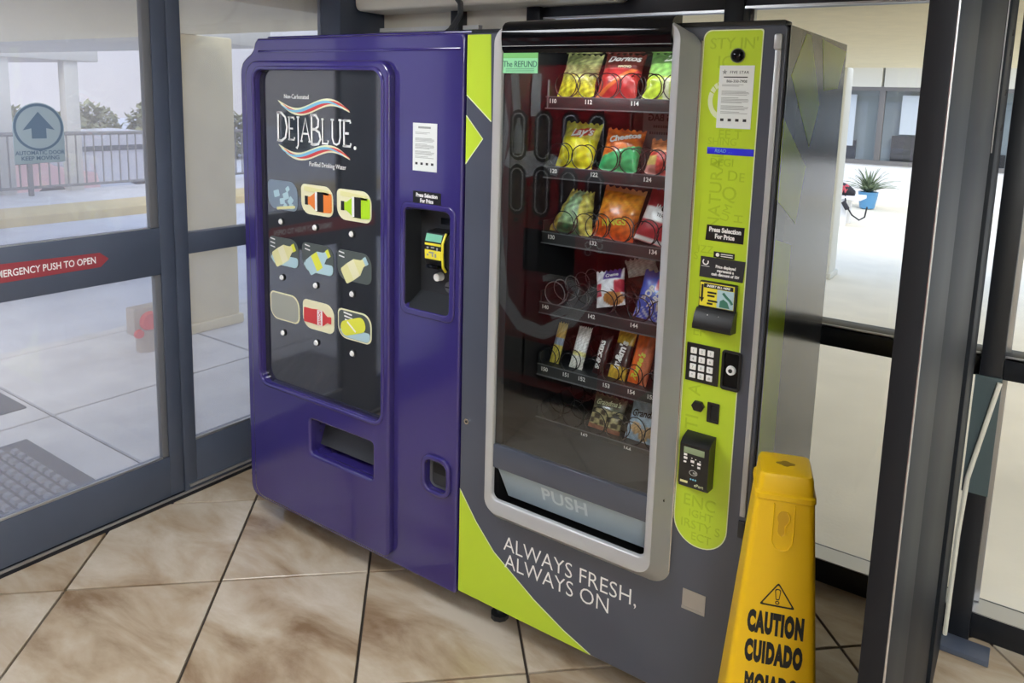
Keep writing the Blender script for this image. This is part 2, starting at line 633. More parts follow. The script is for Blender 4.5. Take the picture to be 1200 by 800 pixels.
# ---- ceiling with unseen fill panels added for brightness, lobby walls behind the camera
tag(MB().box(XL - 0.06, XR, YF0, YB + 0.1, CEIL, CEIL + 0.08).build('ceiling', 'ceiling'), kind='structure')
tag(MB().box(XR, XR + 0.1, YF0, YB + 0.1, -0.05, CEIL).build('wall_right', 'wall'), kind='structure')
tag(MB().box(XL - 0.06, XR + 0.1, YF0 - 0.1, YF0, -0.05, CEIL).build('wall_front', 'wall'), kind='structure')
for k, (lx, ly) in enumerate(((-1.75, 0.55), (0.75, 0.75), (1.2, -1.2), (0.75, -0.4))):
    t = empty('ceiling_light', (lx, ly, CEIL), ('square lit ceiling panel over the space before the drink machine', 'square lit ceiling panel over the inner doorway', 'square lit ceiling panel in the far corner of the lobby', 'square lit ceiling panel over the lobby to the right')[k], 'ceiling light', 'lit ceiling panels')
    b = MB()
    for (x0, x1, y0, y1) in ((-.31, .31, -.31, -.29), (-.31, .31, .29, .31), (-.31, -.29, -.29, .29), (.29, .31, -.29, .29)):
        b.box(lx + x0, lx + x1, ly + y0, ly + y1, CEIL - 0.02, CEIL)
    b.build('trim_frame', 'white', t)
    MB().box(lx - .29, lx + .29, ly - .29, ly + .29, CEIL - 0.012, CEIL - 0.002).build('diffuser', 'light_diffuser', t)

# ---- wall_left: sliding door and sidelight
wlft = tag(MB().box(XL - 0.06, XL + 0.0, YF0, YB + 0.1, 2.1, CEIL).box(XL - 0.055, XL + 0.002, YF0, 0.05, 0, 2.1).build('wall_left', 'frame'), kind='structure')
MB().box(XL - 0.10, XL + 0.006, 0.05, YB, -0.012, 0.022, bev=0.004).box(XL - 0.004, XL + 0.014, 0.05, YB, -0.010, 0.010).build('threshold', 'frame_black', wlft)
MB().box(XL + 0.004, XL + 0.010, 0.05, YB - 0.05, 0.012, 0.022).build('track_lip', 'alu', wlft)

d1 = empty('door_1', (XL, 1.07, 0), kind='structure')
MB().box(XL - 0.045, XL, 1.556, 1.612, 0.024, 2.1, bev=0.003).build('stile', 'frame', d1)
MB().box(XL - 0.045, XL, 0.70, 0.93, 0.024, 2.1, bev=0.003).build('stile', 'frame', d1)
MB().box(XL - 0.045, XL + .001, 0.93, 1.556, 0.936, 1.118, bev=0.003).build('mid_rail', 'frame', d1)
MB().box(XL - 0.045, XL + .001, 0.93, 1.556, 0.024, 0.192, bev=0.003).build('bottom_rail', 'frame', d1)
MB().box(XL - 0.045, XL + .001, 0.93, 1.556, 2.07, 2.1, bev=0.002).build('top_rail', 'frame', d1)
MB().box(XL - 0.03, XL - 0.004, 1.523, 1.556, 1.118, 2.07, bev=0.004).box(XL - 0.03, XL - 0.004, 1.53, 1.556, 0.192, 0.936, bev=0.004).build('glazing_bead', 'grey', d1)
MB().box(XL - 0.012, XL - 0.001, 0.93, 1.53, 0.192, 0.200, bev=0.002).box(XL - 0.012, XL - 0.001, 0.93, 1.523, 1.112, 1.120, bev=0.002).build('glazing_strip', 'alu', d1)
MB().box(XL - 0.027, XL - 0.021, 0.925, 1.545, 1.11, 2.08).build('pane', 'glass_dusty', d1, smooth=False)
MB().box(XL - 0.027, XL - 0.021, 0.925, 1.545, 0.185, 0.945).build('pane', 'glass_dusty', d1, smooth=False)
# neighbour leaf towards the camera, outside the frame but seen mirrored in the machines
MB().box(XL - 0.045, XL, 0.05, 0.15, 0.024, 2.1).box(XL - 0.045, XL, 0.15, 0.70, 0.936, 1.118).box(XL - 0.045, XL, 0.15, 0.70, 0.024, 0.192).build('second_leaf_frame', 'frame', d1)
MB().box(XL - 0.027, XL - 0.021, 0.14, 0.71, 1.11, 2.08).box(XL - 0.027, XL - 0.021, 0.14, 0.71, 0.185, 0.945).build('second_leaf_pane', 'glass_dusty', d1, smooth=False)

# decal AUTOMATIC DOOR KEEP MOVING (on the inner face of the pane)
cy, cz, rr_ = 1.171, 1.500, 0.0775
dec = [(cy - rr_, 1.381), (cy + rr_ - .002, 1.384)] + [(cy + rr_ * math.cos(R(a)), cz + rr_ * 1.06 * math.sin(R(a))) for a in range(0, 181, 12)]
YZ = Matrix(((0, 0, 1, 0), (1, 0, 0, 0), (0, 1, 0, 0), (0, 0, 0, 1)))
dd = plate_side(MB(), [dec], XL - 0.0198, 0.001).build('door_decal', 'sign_glass', d1, smooth=False)
ring = [[(cy + rr_ * .97 * math.cos(R(a)), cz + .001 + rr_ * math.sin(R(a))) for a in range(0, 360, 10)], [(cy + rr_ * .87 * math.cos(R(a)), cz + .001 + rr_ * .9 * math.sin(R(a))) for a in range(0, 360, 10)]]
plate_side(MB(), ring, XL - 0.0188, 0.0008).build('decal_ring', 'sign_blue', dd, smooth=False)
arr = [(cy, cz + .052), (cy + .048, cz - .008), (cy + .022, cz - .002), (cy + .022, cz - .036), (cy - .022, cz - .036), (cy - .022, cz - .002), (cy - .048, cz - .008)]
plate_side(MB(), [arr], XL - 0.0188, 0.0008).build('decal_arrow', 'sign_blue', dd, smooth=False)
text('AUTOMATIC DOOR', XL - 0.0188, cy, 1.4165, 0.0185, 'sign_blue', dd, mtx=YZ, sx=.88, bold=.0003)
text('KEEP MOVING', XL - 0.0188, cy, 1.3985, 0.0185, 'sign_blue', dd, mtx=YZ, sx=.98, bold=.0003)
# red arrow sticker on the mid rail
red = [(0.72, 1.0), (1.332, 1.003), (1.362, 1.029), (1.332, 1.055), (0.72, 1.072)]
rs = plate_side(MB(), [red], XL + 0.0022, 0.001).build('push_sticker', 'red_decal', d1, smooth=False)
text('EMERGENCY PUSH TO OPEN', XL + 0.003, 1.318, 1.030, 0.0335, 'white', rs, mtx=YZ, align='RIGHT', sx=.74, bold=.0004)

w1 = empty('window_1', (XL, 1.64, 0), kind='structure')
MB().box(XL - 0.05, XL + 0.004, 1.614, 1.668, 0.0, 2.1, bev=0.003).build('stile', 'frame', w1)
MB().box(XL - 0.05, XL + 0.003, 1.668, 2.36, 1.0, 1.082, bev=0.003).build('mid_rail', 'frame', w1)
MB().box(XL - 0.05, XL + 0.003, 1.668, 2.36, 0.02, 0.222, bev=0.003).build('bottom_rail', 'frame', w1)
MB().box(XL - 0.012, XL + 0.002, 1.668, 2.35, 0.222, 0.231, bev=0.002).box(XL + .003, XL + .014, 1.63, 2.36, .035, .047, bev=.002).build('glazing_strip', 'alu', w1)
MB().box(XL - 0.027, XL - 0.021, 1.66, 2.36, 0.21, 1.01).build('pane', 'glass_dusty', w1, smooth=False)
MB().box(XL - 0.027, XL - 0.021, 1.66, 2.36, 1.07, 2.11).build('pane', 'glass_dusty', w1, smooth=False)

# ---- wall_back: corner post, cream panel, storefront
wb_ = tag(MB().box(XL - 0.05, XR, YB + 0.0, YB + 0.1, 2.10, CEIL).build('wall_back', 'frame_black'), kind='structure')
MB().box(XL - 0.05, -2.66, 2.36, YB + 0.1, 0.0, 2.10, bev=0.004).build('corner_post', 'frame', wb_)
MB().box(-2.66, -1.80, YB + 0.03, YB + 0.09, 0.0, 2.10).build('infill_panel', 'beige_box', wb_)
MB().box(-2.20, -2.155, YB - 0.03, YB + 0.03, 1.86, 2.02, bev=.004).build('bracket', 'dark', wb_)
MB().box(-1.80, -1.735, YB - 0.03, YB + 0.09, 0.0, 2.10, bev=.004).build('mullion', 'frame_black', wb_)
MB().box(-2.66, -2.07, YB + .0, YB + 0.028, 1.936, 1.954).build('light_strip', 'white', wb_)

w2 = empty('window_2', (-1.35, YB, 0), kind='structure')
MB().box(-1.735, -0.977, YB, YB + 0.1, 1.972, 2.10, bev=.003).build('top_rail', 'frame_black', w2)
MB().box(-1.735, -0.977, YB - .004, YB + 0.004, 1.966, 1.974).build('glazing_strip', 'alu', w2)
MB().box(-1.735, -0.977, YB + .087, YB + 0.093, 0.083, 1.98).build('pane', 'glass', w2, smooth=False)
MB().box(-1.735, -0.977, YB, YB + 0.1, 0.0, 0.083, bev=.003).build('bottom_rail', 'frame_black', w2)
MB().box(-0.977, -0.906, YB - .01, YB + 0.1, 0.0, 2.10, bev=.003).build('mullion', 'frame_black', w2)
w3 = empty('window_3', (-0.5, YB, 0), kind='structure')
w4 = empty('window_4', (0.6, YB, 0), kind='structure')
for w_, x0, x1 in ((w3, -0.906, -0.09), (w4, -0.03, 1.7)):
    MB().box(x0, x1, YB, YB + 0.1, 1.982, 2.10, bev=.003).build('top_rail', 'frame_black', w_)
    MB().box(x0, x1, YB, YB + 0.1, 0.0, 0.083, bev=.003).build('bottom_rail', 'frame_black', w_)
    MB().box(x0, x1, YB, YB + 0.1, 0.853, 0.925, bev=.003).build('mid_rail', 'frame_black', w_)
    MB().box(x0, x1, YB - .001, YB + 0.084, 0.083, 0.0865).box(x0, x1, YB + .0, YB + 0.010, 0.914, 0.9265, bev=.002).box(x0, x1, YB - .004, YB + 0.004, 1.976, 1.984).box(x0, x0 + .014, YB + .06, YB + .088, .09, .853).box(x0, x0 + .014, YB + .06, YB + .088, .925, 1.98).build('glazing_strip', 'alu', w_)
    MB().box(x0, x1, YB + .087, YB + 0.093, 0.083, 0.86).build('pane', 'glass', w_, smooth=False)
    MB().box(x0, x1, YB + .087, YB + 0.093, 0.92, 1.99).build('pane', 'glass', w_, smooth=False)
MB().box(-0.09, -0.03, YB - .05, YB + 0.1, 0.0, 2.10, bev=.004).build('mullion', 'frame_black', w3)
# reflection in the glass, put in as a teal plate and pale slanted strip
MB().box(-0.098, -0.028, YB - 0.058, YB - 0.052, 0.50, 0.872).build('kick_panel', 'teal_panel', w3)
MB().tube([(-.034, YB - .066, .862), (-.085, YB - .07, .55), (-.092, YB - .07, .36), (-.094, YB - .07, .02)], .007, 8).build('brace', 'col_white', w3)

# ---- door_2: stacked inner sliding leaves seen edge-on at the right
d2 = empty('door_2', (-0.12, 1.5, 0), kind='structure')
MB().box(-0.142, -0.108, 1.10, 1.42, 0, 2.2, bev=.003, seg=3).build('leaf_stile', 'jamb', d2)
MB().box(-0.1425, -0.1095, 1.0975, 1.1005, 0, 2.2, bev=.001).build('edge_face', 'jamb_warm', d2)
MB().tube([(-0.1082, 1.0995, 0), (-0.1082, 1.0995, 2.2)], .0018, 8).build('edge_trim', 'alu', d2)  # thin metal bead added to paint the glint along the corner
MB().box(-0.170, -0.1095, 1.43, 2.14, 0, 2.2, bev=.003).build('leaf_stile', 'jamb', d2)
MB().box(-0.165, -0.1005, 2.16, 2.47, 0, 2.2, bev=.003).build('jamb', 'jamb', d2)
b = MB()
for zz in (1.94, 1.85, 1.80, 1.70, 1.61):
    b.disc((-0.1005, 2.30, zz), .008, .003, 'x', 10)
b.build('screw', 'chrome', d2)
MB().box(-0.1085, -0.106, 2.146, 2.152, 1.55, 2.1).build('edge_strip', 'alu', d2)
MB().box(-0.11, 0.03, 2.47, 2.55, 0, 0.018, bev=.003).build('threshold_plate', 'frame', d2)

# cream equipment box mounted above the machines, and its cable
eb = empty('wall_cabinet', (-2.1, 2.45, 1.99), 'cream painted metal box with rounded corner hung high behind the drink machine', 'wall box')
b = MB()
plate(b, [rrect(-2.655, -1.35, 2.013, 2.28, .035)], 2.44, .18, .012)
b.build('body', 'beige_box', eb)
cb_ = MB().tube([(-2.075, 2.43, 2.20), (-2.065, 2.425, 2.06), (-2.02, 2.42, 2.02), (-1.985, 2.38, 1.97), (-1.97, 2.30, 1.90), (-1.97, 2.20, 1.845)], .0115, 8).build('power_cable', 'cable')
tag(cb_, 'grey cable dropping behind the snack machine from the cream box', 'cable')

# ================================================================== OUTSIDE, LEFT
GZ = -0.02
sw = tag(MB().box(-5.15, XL - 0.105, -4, 16, GZ - 0.12, GZ - 0.014).build('sidewalk', 'joint'), kind='structure')
for x0, x1 in ((-5.15, -4.05), (-4.05, XL - 0.105)):
    yy = 1.68 - 1.22 * 4
    while yy < 15.5:
        skew = -0.06
        v = []
        for z, g in ((GZ - 0.014, 0.009), (GZ - 0.003, 0.009), (GZ, 0.014)):
            for (px, py) in ((x0 + g, yy + g), (x1 - g, yy + g), (x1 - g, yy + 1.22 - g), (x0 + g, yy + 1.22 - g)):
                v.append((px, py, z))
        f = [(8, 9, 10, 11)] + [(l * 4 + k, l * 4 + (k + 1) % 4, l * 4 + 4 + (k + 1) % 4, l * 4 + 4 + k) for l in (0, 1) for k in range(4)]
        MB().add(v, f).build('concrete_slab', 'concrete', sw, smooth=False)
        yy += 1.22
MB().box(-5.27, -5.152, -4, 16, GZ - 0.14, GZ + 0.002, bev=.02).build('kerb', 'concrete', sw)
tag(MB().box(-10.3, -5.27, -10, 30, GZ - 0.2, GZ - 0.06).build('road', 'road'), kind='structure')
yk = tag(MB().box(-11.15, -10.3, -10, 30, GZ - 0.2, GZ + 0.06, bev=.03).build('yellow_kerb', 'kerb_yellow'), kind='structure')
tag(MB().box(-12.7, -11.15, -10, 30, GZ - 0.2, GZ + 0.05).build('far_sidewalk', 'concrete'), kind='structure')
tag(MB().box(-60, -12.7, -30, 60, -1.0, -0.7).build('car_park', 'road'), kind='structure')

# railing
RX = -12.25
rl = empty('railing', (RX, 5.5, GZ + .05), 'grey metal railing of thin upright bars beyond the yellow kerb', 'railing')
MB().tube([(RX, 1.0, .93), (RX, 12, .93)], .03, 8).build('top_rail', 'rail', rl)
MB().tube([(RX, 1.0, .15), (RX, 12, .15)], .022, 8).build('bottom_rail', 'rail', rl)
bar = None
for k in range(84):
    y = 1.1 + k * .13
    if bar is None:
        bar = MB().tube([(RX, y, .15), (RX, y, .92)], .013, 6).build('baluster', 'rail', rl)
        y_first = y
    else:
        o = bar.copy()
        COL.objects.link(o)
        o.location = (0, y - y_first, 0)
        o.parent = rl
for y in (1.0, 3.0, 5.0, 7.0, 9.0, 11.0):
    MB().box(RX - .03, RX + .03, y - .03, y + .03, GZ + .05, .95, bev=.005).build('post', 'rail', rl)

# carport with two posts
cp_ = empty('carport', (-12.9, 5.0, GZ), 'pale flat roofed carport on two posts beyond the railing', 'carport')
MB().box(-15.6, -12.45, 1.5, 6.15, 2.02, 2.27, bev=.02).build('roof', 'soffit_grey', cp_)
MB().box(-12.7, -12.5, 5.66, 5.86, -.05, 2.02, bev=.01).build('post', 'soffit_grey', cp_)
MB().box(-12.7, -12.5, 4.72, 4.92, -.05, 2.02, bev=.01).build('post', 'soffit_grey', cp_)
MB().box(-15.5, -12.5, 3.4, 3.55, 1.9, 2.02).build('roof_beam', 'soffit_grey', cp_)


def car(x, y, label, paint):
    t = empty('parked_car', (x, y, -.7), label, 'car', rot=(0, 0, 0))
    prof = [(-2.1, .35), (-2.1, .75), (-1.9, .88), (-1.2, .95), (-.7, 1.38), (.7, 1.42), (1.35, .98), (2.05, .82), (2.12, .5), (2.1, .35)]
    b = MB()
    b.loft([[(x + sx, y + p[0] * 1.0, -.7 + p[1] * (1 if abs(sx) < .8 else 1) - (0.0 if abs(sx) < .7 else 0.03)) for p in prof] for sx in (-.85, -.78, .78, .85)])
    b.build('body', paint, t)
    for sx in (-.86, .86):
        g = MB()
        for dx in (.01, -.01):
            g.add([(x + sx + dx, y - .95, -.7 + .98), (x + sx + dx, y + 1.1, -.7 + 1.0), (x + sx * .93 + dx, y + .6, -.7 + 1.34), (x + sx * .93 + dx, y - .6, -.7 + 1.31)], [(0, 1, 2, 3)])
        g.build('side_glass', 'car_glass', t)
    for wy in (-1.3, 1.3):
        for sx in (-.87, .67):
            MB().disc((x + sx, y + wy, -.7 + .31), .31, .2, 'x', 18).build('wheel', 'tyre', t)


car(-17.6, 8.6, 'pale silver car parked beyond the railing, right of the carport', 'car_paint')
car(-15.2, 4.9, 'faded pink-red car parked behind the right post of the carport', 'car_red')
car(-19.4, 4.0, 'pale silver car parked far behind the carport, behind the red car', 'car_paint')


def shrub(name, x, y, z0, rx_, ry_, rz_, n, label, group, s=.16):
    b = MB()
    rnd = random.Random(int(abs(x * 31 + y * 77)))
    for _ in range(n):
        while True:
            p = Vector((rnd.uniform(-1, 1), rnd.uniform(-1, 1), rnd.uniform(-1, 1)))
            if .45 < p.length < 1:
                break
        c = Vector((x + p.x * rx_, y + p.y * ry_, z0 + rz_ + p.z * rz_))
        q = Matrix.Rotation(rnd.uniform(0, 6.3), 3, 'Z') @ Matrix.Rotation(rnd.uniform(-1, 1), 3, 'X')
        ss = s * rnd.uniform(.6, 1.3)
        b.add([c + q @ Vector(v) * ss for v in ((-.5, 0, 0), (0, .9, .1), (.5, 0, 0), (0, -.9, .1))], [(0, 1, 2, 3)])
    return tag(b.build(name, 'leaf', smooth=False), label, 'shrub', group)


for k in range(9):
    shrub('hedge_shrub', -24, 2.6 + k * 2.2, -.9, 1.02, 1.02, 0.98 + .06 * (k % 3), 1500, 'dry green leafy shrub in the hedge line beyond the parked cars', 'hedge shrubs beyond the car park')

# canopy over the drop-off, its column
tag(MB().box(-12.0, XL - 0.06, 0.9, 2.98, 2.0, 2.16, bev=.01).build('left_canopy', 'soffit'), kind='structure')
tag(MB().box(-12.0, -5.4, 2.98, 4.05, 2.0, 2.16, bev=.01).build('canopy_fascia', 'soffit_grey'), kind='structure')
cl = empty('stucco_column', (-4.98, 3.07, GZ), 'square cream stucco column outside the sidelight under the canopy', 'column')
MB().box(-4.98, -4.73, 2.85, 3.235, GZ, 2.0, bev=.015).build('shaft', 'stucco', cl)
MB().box(-5.0, -4.71, 2.83, 3.255, GZ, .05, bev=.01).build('plinth', 'stucco', cl)
# red capped standpipe box beside the column
sp_ = empty('standpipe_box', (-4.62, 2.47, GZ), 'low beige box with a round orange-red cap beside the stucco column', 'standpipe')
MB().box(-4.70, -4.60, 2.40, 2.60, .10, .275, bev=.012).build('body', 'bollard', sp_)
MB().tube([(-4.65, 2.50, GZ), (-4.65, 2.50, .12)], .06, 12).build('pipe', 'bollard', sp_)
MB().disc((-4.60, 2.495, .185), .062, .03, 'x', 20, r2=.052).build('round_cap', 'hot_red', sp_)
MB().disc((-4.60, 2.425, .115), .03, .02, 'x', 14, r2=.026).build('small_cap', 'hot_red', sp_)


# two ribbed rubber mats
def doormat(x0, x1, y0, y1, label):
    t = empty('rubber_doormat', ((x0 + x1) / 2, (y0 + y1) / 2, GZ), label, 'doormat')
    MB().box(x0, x1, y0, y1, GZ, GZ + .010, bev=.004).build('base', 'mat_rubber', t)
    b = MB()
    nx, ny = int((x1 - x0 - .12) / .066), int((y1 - y0 - .12) / .046)
    for i in range(nx):
        for j in range(ny):
            x = x0 + .06 + i * .066 + (.033 if j % 2 else 0)
            y = y0 + .06 + j * .046
            z = GZ + .010
            b.add([(x, y, z), (x + .044, y, z), (x + .044, y + .030, z), (x, y + .030, z), (x + .006, y + .006, z + .014), (x + .038, y + .006, z + .014), (x + .038, y + .024, z + .014), (x + .006, y + .024, z + .014)],
                  [(4, 5, 6, 7), (0, 1, 5, 4), (1, 2, 6, 5), (2, 3, 7, 6), (3, 0, 4, 7)])
    tag(b.build('tread_knobs', 'mat_knob', t, smooth=False), kind='stuff')


doormat(-3.84, -2.92, 0.25, 1.475, 'grey ribbed rubber doormat lying right outside the sliding door')
doormat(-5.10, -4.24, 0.35, 1.64, 'grey ribbed rubber doormat farther out, near the road edge')

# ================================================================== OUTSIDE, RIGHT
tag(MB().box(XL - 0.10, 9, YB + 0.1, 15.0, GZ - 0.2, GZ).build('courtyard_floor', 'concrete_warm'), kind='structure')
tag(MB().box(-3.1, 1.6, YB + 0.1, 7.75, 2.05, 2.2, bev=.01).build('right_canopy', 'soffit'), kind='structure')
pc = empty('white_column', (-1.75, 7.85, GZ), 'off-white square column outside, just right of the snack machine', 'column')
MB().box(-2.0, -1.645, 7.72, 8.0, GZ, 2.06, bev=.02, seg=3).build('shaft', 'col_white', pc)
MB().box(-2.02, -1.625, 7.70, 8.02, GZ, .04, bev=.01).build('plinth', 'col_white', pc)
bd = empty('far_building', (-2.5, 15.3, GZ), 'white walled building with a strip of grey framed windows across the courtyard', 'building')
MB().box(-9, 7, 15.0, 15.3, GZ, .70).build('lower_wall', 'white_wall', bd)
for k in range(5):
    x0 = -9.0 + k * 3.22
    MB().box(x0 + .02, x0 + 3.20, 14.97, 15.3, 2.09, 2.62, bev=.01).build('fascia_panel', 'col_white', bd)
MB().box(-9, 7, 14.4, 15.3, 2.62, 2.75).build('roof_edge', 'soffit', bd)
b = MB()
b.box(-9, 7, 14.98, 15.06, .68, .76)
b.box(-9, 7, 14.98, 15.06, 2.02, 2.10)
b.build('window_frame', 'rail', bd)
for k in range(12):
    x = -8.6 + k * 1.21
    MB().box(x - .05, x + .05, 14.97, 15.06, .76, 2.02, bev=.005).build('mullion', 'rail', bd)
    MB().box(x + .05, x + 1.16, 15.03, 15.04, .76, 2.02).build('pane', 'glass', bd, smooth=False)
    MB().box(x + .12 + .2 * (k % 2), x + .55 + .2 * (k % 3), 15.10, 15.13, 1.0 + .25 * (k % 2), 1.95).build('blind', 'blind', bd)  # pale sheet painting a bright shape reflected in the pane
    MB().box(x + .2, x + .8, 15.14, 15.2, .76, .98 + .12 * (k % 3)).build('desk_screen', 'dark', bd)  # dark sheet painting a silhouette reflected in the pane
MB().box(-9, 7, 15.25, 15.3, .7, 2.1).build('back_wall', 'office_grey', bd)

bn = empty('bench', (-2.7, 11.7, GZ), 'white slatted bench with a black bag on it in the courtyard', 'bench')
for k in range(4):
    MB().box(-3.6, -2.11, 11.5 + k * .11, 11.6 + k * .11, .37, .42, bev=.006).build('slat', 'white_wall', bn)
for x in (-3.5, -2.34):
    for y in (11.56, 11.86):
        MB().box(x - .04, x + .04, y - .04, y + .04, GZ, .37, bev=.005).build('leg', 'white_wall', bn)
    MB().tube([(x - .1, 11.58, .36), (x - .02, 11.58, .12)], .03, 8).build('brace', 'white_wall', bn)

bg = empty('duffel_bag', (-2.5, 11.68, .42), 'long black bag with a pink bow lying on the white bench', 'bag')
rings = []
for k in range(11):
    u = k / 10
    x = -2.95 + .72 * u
    s_ = max(.02, math.sin(math.pi * (u * .94 + .03)) ** .45)
    rings.append([(x, 11.68 + .13 * s_ * math.cos(a * math.pi / 6), .422 + .105 * s_ * (1 + math.sin(a * math.pi / 6))) for a in range(12)])
MB().loft(rings).build('body', 'backpack', bg)
b = MB()
for dx, dz in ((-.07, .02), (.07, .02), (-.04, -.05), (.05, -.05)):
    b.tube([(-2.36, 11.545, .55), (-2.36 + dx * .6, 11.53, .55 + dz * 1.4), (-2.36 + dx, 11.535, .55 + dz * .5)], [.01, .022, .008], 6)
b.build('bow', 'pink', bg)
b = MB()
b.tube([(-2.33, 11.53, .43), (-2.30, 11.46, .30), (-2.20, 11.46, .16), (-2.10, 11.46, .10), (-2.03, 11.46, .15), (-2.01, 11.46, .30)], .012, 6)
b.tube([(-2.34, 11.48, .34), (-2.27, 11.46, .24)], .035, 8)
b.build('strap', 'backpack', bg)

pp = empty('spider_plant', (-2.44, 13.9, GZ), 'spiky green plant in a blue pot on the ground behind the bench', 'plant')
prof = [(.08, 0), (.12, .02), (.15, .18), (.165, .30), (.15, .30), (.13, .25)]
b = MB()
b.loft([[(-2.44 + r_ * math.cos(a * math.pi / 10), 13.9 + r_ * math.sin(a * math.pi / 10), GZ + z) for a in range(20)] for r_, z in prof])
b.build('pot', 'pot_blue', pp)
b = MB()
for k in range(70):
    a = random.uniform(0, 2 * math.pi)
    l = random.uniform(.40, .72)
    e0 = random.uniform(.5, 1.35)
    pts = []
    for q in range(6):
        u = q / 5
        pts.append(Vector((-2.44 + math.cos(a) * l * u * math.cos(e0), 13.9 + math.sin(a) * l * u * math.cos(e0), .26 + l * (u * math.sin(e0) - .35 * u * u))))
    w = Vector((-math.sin(a), math.cos(a), 0))
    vs, fs = [], []
    for q, p in enumerate(pts):
        ww = .03 * (1 - .85 * q / 5)
        vs += [p - w * ww, p + Vector((0, 0, .006)), p + w * ww]
    for q in range(5):
        fs += [(q * 3, q * 3 + 1, q * 3 + 4, q * 3 + 3), (q * 3 + 1, q * 3 + 2, q * 3 + 5, q * 3 + 4)]
    b.add(vs, fs)
b.build('leaves', 'leaf_spiky', pp)

# ================================================================== RED MACHINE (behind the viewer's left, seen mirrored in the snack window)
BACKF = Matrix(((-1, 0, 0, 0), (0, 0, 1, 0), (0, 1, 0, 0), (0, 0, 0, 1)))
rm = empty('cola_machine', (-2.1, -.4, 0), 'dark red bottle machine facing the snack machine, seen mirrored in its window', 'vending machine')
MB().box(-2.55, -1.68, -.78, -.04, .06, 1.83, bev=.015).build('cabinet', 'coke_red', rm)
MB().box(-2.54, -1.69, -.04, 0.0, .10, 1.82, bev=.02).build('door_panel', 'coke_red', rm)
for x in (-2.48, -1.75):
    for y in (-.7, -.12):
        MB().tube([(x, y, 0), (x, y, .06)], .025, 10).build('foot', 'black', rm)
b = MB()
pts = [(-2.50, 1.80), (-2.44, 1.5), (-2.49, 1.15), (-2.46, .8), (-2.42, .55), (-2.30, .42), (-2.15, .40), (-1.98, .5), (-1.86, .66), (-1.80, .72)]
fine = []
for i in range(len(pts) - 1):
    for q in range(5):
        u = q / 5
        fine.append((pts[i][0] * (1 - u) + pts[i + 1][0] * u, pts[i][1] * (1 - u) + pts[i + 1][1] * u))
ribbon(b, fine, [.05 + .03 * math.sin(3.1 * k / len(fine)) for k in range(len(fine))], .0012)
ribbon(b, [(-2.42, 1.34), (-2.30, 1.30), (-2.18, 1.33), (-2.08, 1.30)], [.10, .14, .13, .09], .0012)
ribbon(b, [(-2.16, .70), (-2.02, .74), (-1.94, .66), (-2.0, .56), (-2.1, .5)], [.03, .06, .05, .05, .03], .0012)
ribbon(b, [(-2.24, 1.78), (-2.24, 1.56)], .06, .0012)
ribbon(b, [(-2.38, 1.78), (-2.36, 1.58)], .05, .0012)
b.build('ribbon_print', 'coke_grey', rm, smooth=False)
for zc in (1.458, 1.165):
    for xc in (-2.345, -2.186, -2.02, -1.865):
        w_ = MB()
        w_.mesh(curve_mesh([rrect(xc - .055, xc + .055, zc - .135, zc + .135, .054)], .004), Matrix.Translation((0, .003, 0)) @ Matrix(((1, 0, 0, 0), (0, 0, -1, 0), (0, 1, 0, 0), (0, 0, 0, 1))))
        o = w_.build('bottle_window', 'black', rm, smooth=False)
        w_ = MB()
        w_.mesh(curve_mesh([rrect(xc - .040, xc + .040, zc - .118, zc + .118, .039), rrect(xc - .034, xc + .034, zc - .112, zc + .112, .033)], .004), Matrix.Translation((0, .006, 0)) @ FRONT)
        w_.build('window_rim', 'coke_grey', o, smooth=False)
        w_ = MB()
        bp_ = [(.022, -.10), (.027, -.09), (.026, -.04), (.029, .0), (.026, .03), (.012, .065), (.011, .09), (.0, .092)]
        w_.loft([[(xc + r_ * math.cos(a * math.pi / 6), .004 + .5 * r_ * max(0, math.sin(a * math.pi / 6)), zc + z) for a in range(12)] for r_, z in bp_])
        w_.build('bottle', 'bottle_clear' if (zc > 1.3 and xc < -2.3) else 'bottle', o)
        MB().tube([(xc, .0, zc - .165), (xc, .012, zc - .165)], .011, 10).build('select_button', 'black', o)
o = MB().box(-2.29, -1.965, 0, .012, .735, .965, bev=.006).build('coin_panel', 'black_gloss', rm)
text('ice\ncold', -1.85, .002, .93, .085, 'white', rm, mtx=BACKF, rot=90, lead=.8)
MB().box(-2.40, -1.80, 0, .01, .14, .34, bev=.004).build('delivery_door', 'black', rm)

# ================================================================== DRINK MACHINE (purple blue)
YFR = 1.695
dm = empty('drink_machine', (-1.92, 2.0, 0), 'purple-blue bottled drink machine with a black selection panel', 'vending machine')
b = MB()
b.box(-2.415, -1.405, 1.772, 2.27, .095, 1.828, bev=.012).box(-2.405, -1.415, 1.742, 1.775, 1.50, 1.815).box(-2.405, -1.415, 1.742, 1.775, .11, .33)
b.build('cabinet', 'purple_steel', dm)
for x in (-2.33, -1.50):
    for y in (1.84, 2.18):
        MB().tube([(x, y, 0), (x, y, .015), (x, y, .0155), (x, y, .10)], [.028, .028, .012, .012], 10).build('foot', 'dark', dm)
MB().box(-2.38, -1.44, 1.80, 1.83, .02, .10).build('kick_plate', 'black_matte', dm)
# door: main plate
b = MB()
dl = rrect(-2.438, -1.398, .083, 1.826, (.05, .012, .014, .05))[:21]
dl += [(-2.336, 1.826), (-2.352, 1.812), (-2.360, 1.790), (-2.376, 1.773), (-2.402, 1.760), (-2.424, 1.744), (-2.435, 1.722), (-2.438, 1.695)]
plate(b, [dl, rrect(-1.622, -1.440, .988, 1.304, .018), rrect(-1.530, -1.432, .405, .517, .03), rrect(-2.36, -1.70, .55, 1.72, .03), rrect(-2.075, -1.762, .35, .495, .012)], YFR, .05, .008)
door = b.build('door', 'purple', dm)
